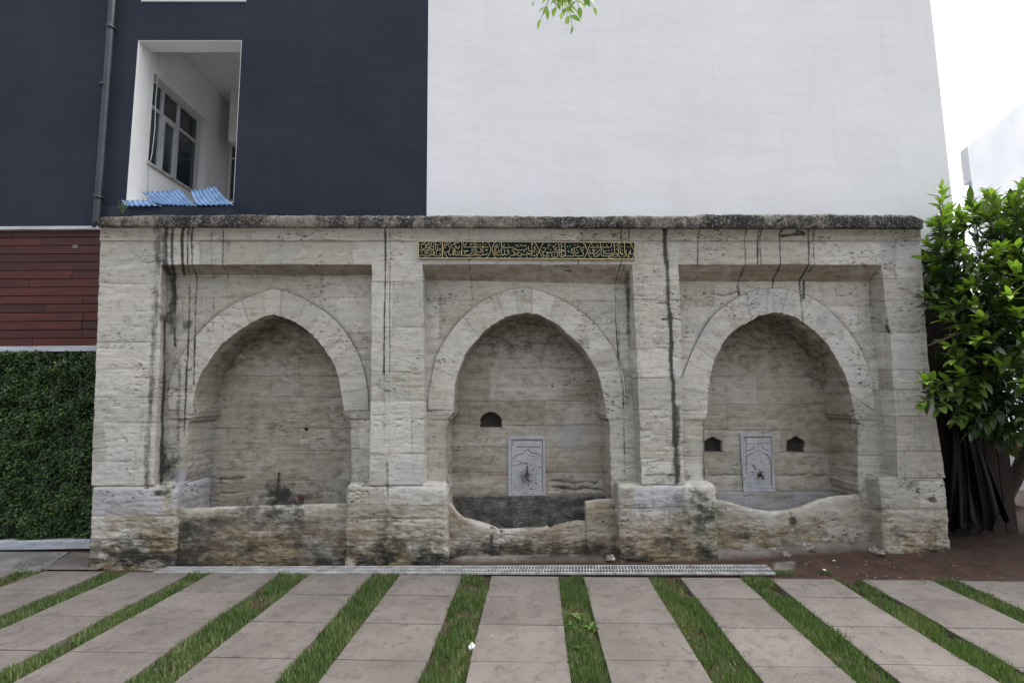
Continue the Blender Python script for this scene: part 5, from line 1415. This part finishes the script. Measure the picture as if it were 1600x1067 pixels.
m = MB(); q = C0-dirx*.104; prism(m, q-dirx*.01, q, np.array([.22, -.05, 0]), ztop-.62, ztop-.30); m.build('tile_inset', simple('brown_tile', (.22, .10, .06), .7), FAR)
m = MB(); prism(m, s1-dirx*.16, s1-dirx*.02, off_*.2, -.1, ztop-1.06); m.build('window_strip', simple('blue_grey_window', (.16, .19, .24), .3), FAR)

# ------------------------------------------------------------------ litter
PAPER = simple('crumpled_tissue', (.75, .75, .74), .8, .05, 12, .3)
def scrap(px_, py_, size, lab, z=0.0, mat=PAPER, cat='litter', name='paper_scrap', seed=0, flat=.5):
    c = G(px_, py_, z); r = random.Random(seed); V = []; Fc = []; nu, nv_2 = 10, 7
    for j in range(nv_2+1):
        for i in range(nu):
            th = 2*math.pi*i/nu; ph = math.pi*j/nv_2; k_ = 1+r.uniform(-.42, .42)
            V.append((c[0]+size*k_*math.sin(ph)*math.cos(th)*.8, c[1]+size*k_*math.sin(ph)*math.sin(th), c[2]+size*flat*(1-math.cos(ph))*k_*.8))
    for j in range(nv_2):
        for i in range(nu): Fc.append((j*nu+i, j*nu+(i+1) % nu, (j+1)*nu+(i+1) % nu, (j+1)*nu+i))
    o = mesh_obj(name, V, Fc, mat, None, False, None, origin=c); tag(o, lab, cat); return o
scrap(737, 1016, .022, 'crumpled white tissue lying in the grass beside the central paving strip', -.02, seed=1, flat=1.1)
scrap(1179, 908, .009, 'tiny white scrap in the grass strip below the right end of the drain', -.01, seed=2)
scrap(1303, 876, .012, 'small white scrap on the bare soil right of the drain end', .01, seed=3, flat=.3)
scrap(1288, 890, .015, 'flat pale scrap on the soil in front of the right basin', .0, seed=4, flat=.2)
scrap(1521, 861, .010, 'white pebble on the dark soil beyond the right pier', .0, seed=5, cat='pebble', name='pebble')
GREYST = simple('pale_rubble', (.24, .21, .175), .9, .3, 12, .7)
for k, (x, y, s, z_, lab) in enumerate([(955, 876, .06, .0, 'rough pale stone lump wedged at the left foot of the dark-stained pier'), (1262, 862, .085, .03, 'large broken stone lump under the crack of the right basin'),
        (1372, 866, .07, .04, 'mossy rounded stone at the foot of the rightmost pier'), (1228, 870, .06, .01, 'flat broken stone at the edge of the soil'), (1205, 862, .05, .02, 'small rubble stone beneath the drain hole of the right basin'), (1318, 858, .06, .04, 'brown rubble stone under the right end of the basin')]):
    o = scrap(x, y, s, lab, z_-.03, GREYST, 'stone', 'rubble_stone', 20+k, .45)
    o['group'] = 'rubble stones at the foot of the fountain'
n = 500; q = G(r.uniform(1215, 1640, n), r.uniform(852, 900, n), .0); q2 = G(r.uniform(640, 1215, 200), r.uniform(893.5, 898, 200), -.03); q = np.concatenate([q, q2]); n = len(q)
q[:, 2] = np.interp(q[:, 1], [YF-.5, YF+.15], [-.022, .028])
q3 = G(r.uniform(-50, 1650, 150), r.uniform(905, 1100, 150), .004); q = np.concatenate([q, q3]); n = len(q)
an = r.uniform(0, 6.28, n); d = np.stack([np.cos(an), np.sin(an), r.uniform(-.05, .4, n)], 1)
o = leaves('leaf_litter', q, d, np.tile([0, 0, 1.], (n, 1))+r.normal(0, .3, (n, 3)), r.uniform(.01, .035, n), r.uniform(.006, .014, n), leaf_mat('dry_litter', (.05, .032, .02), (.16, .12, .08), (.30, .27, .22), .9, .05), None,
           np.stack([r.random(n), (r.random(n) < .12)*1.0, r.random(n)], 1), 2)
tag(o, 'dry brown leaf fragments scattered over the bare soil', 'leaf litter', kind='stuff')
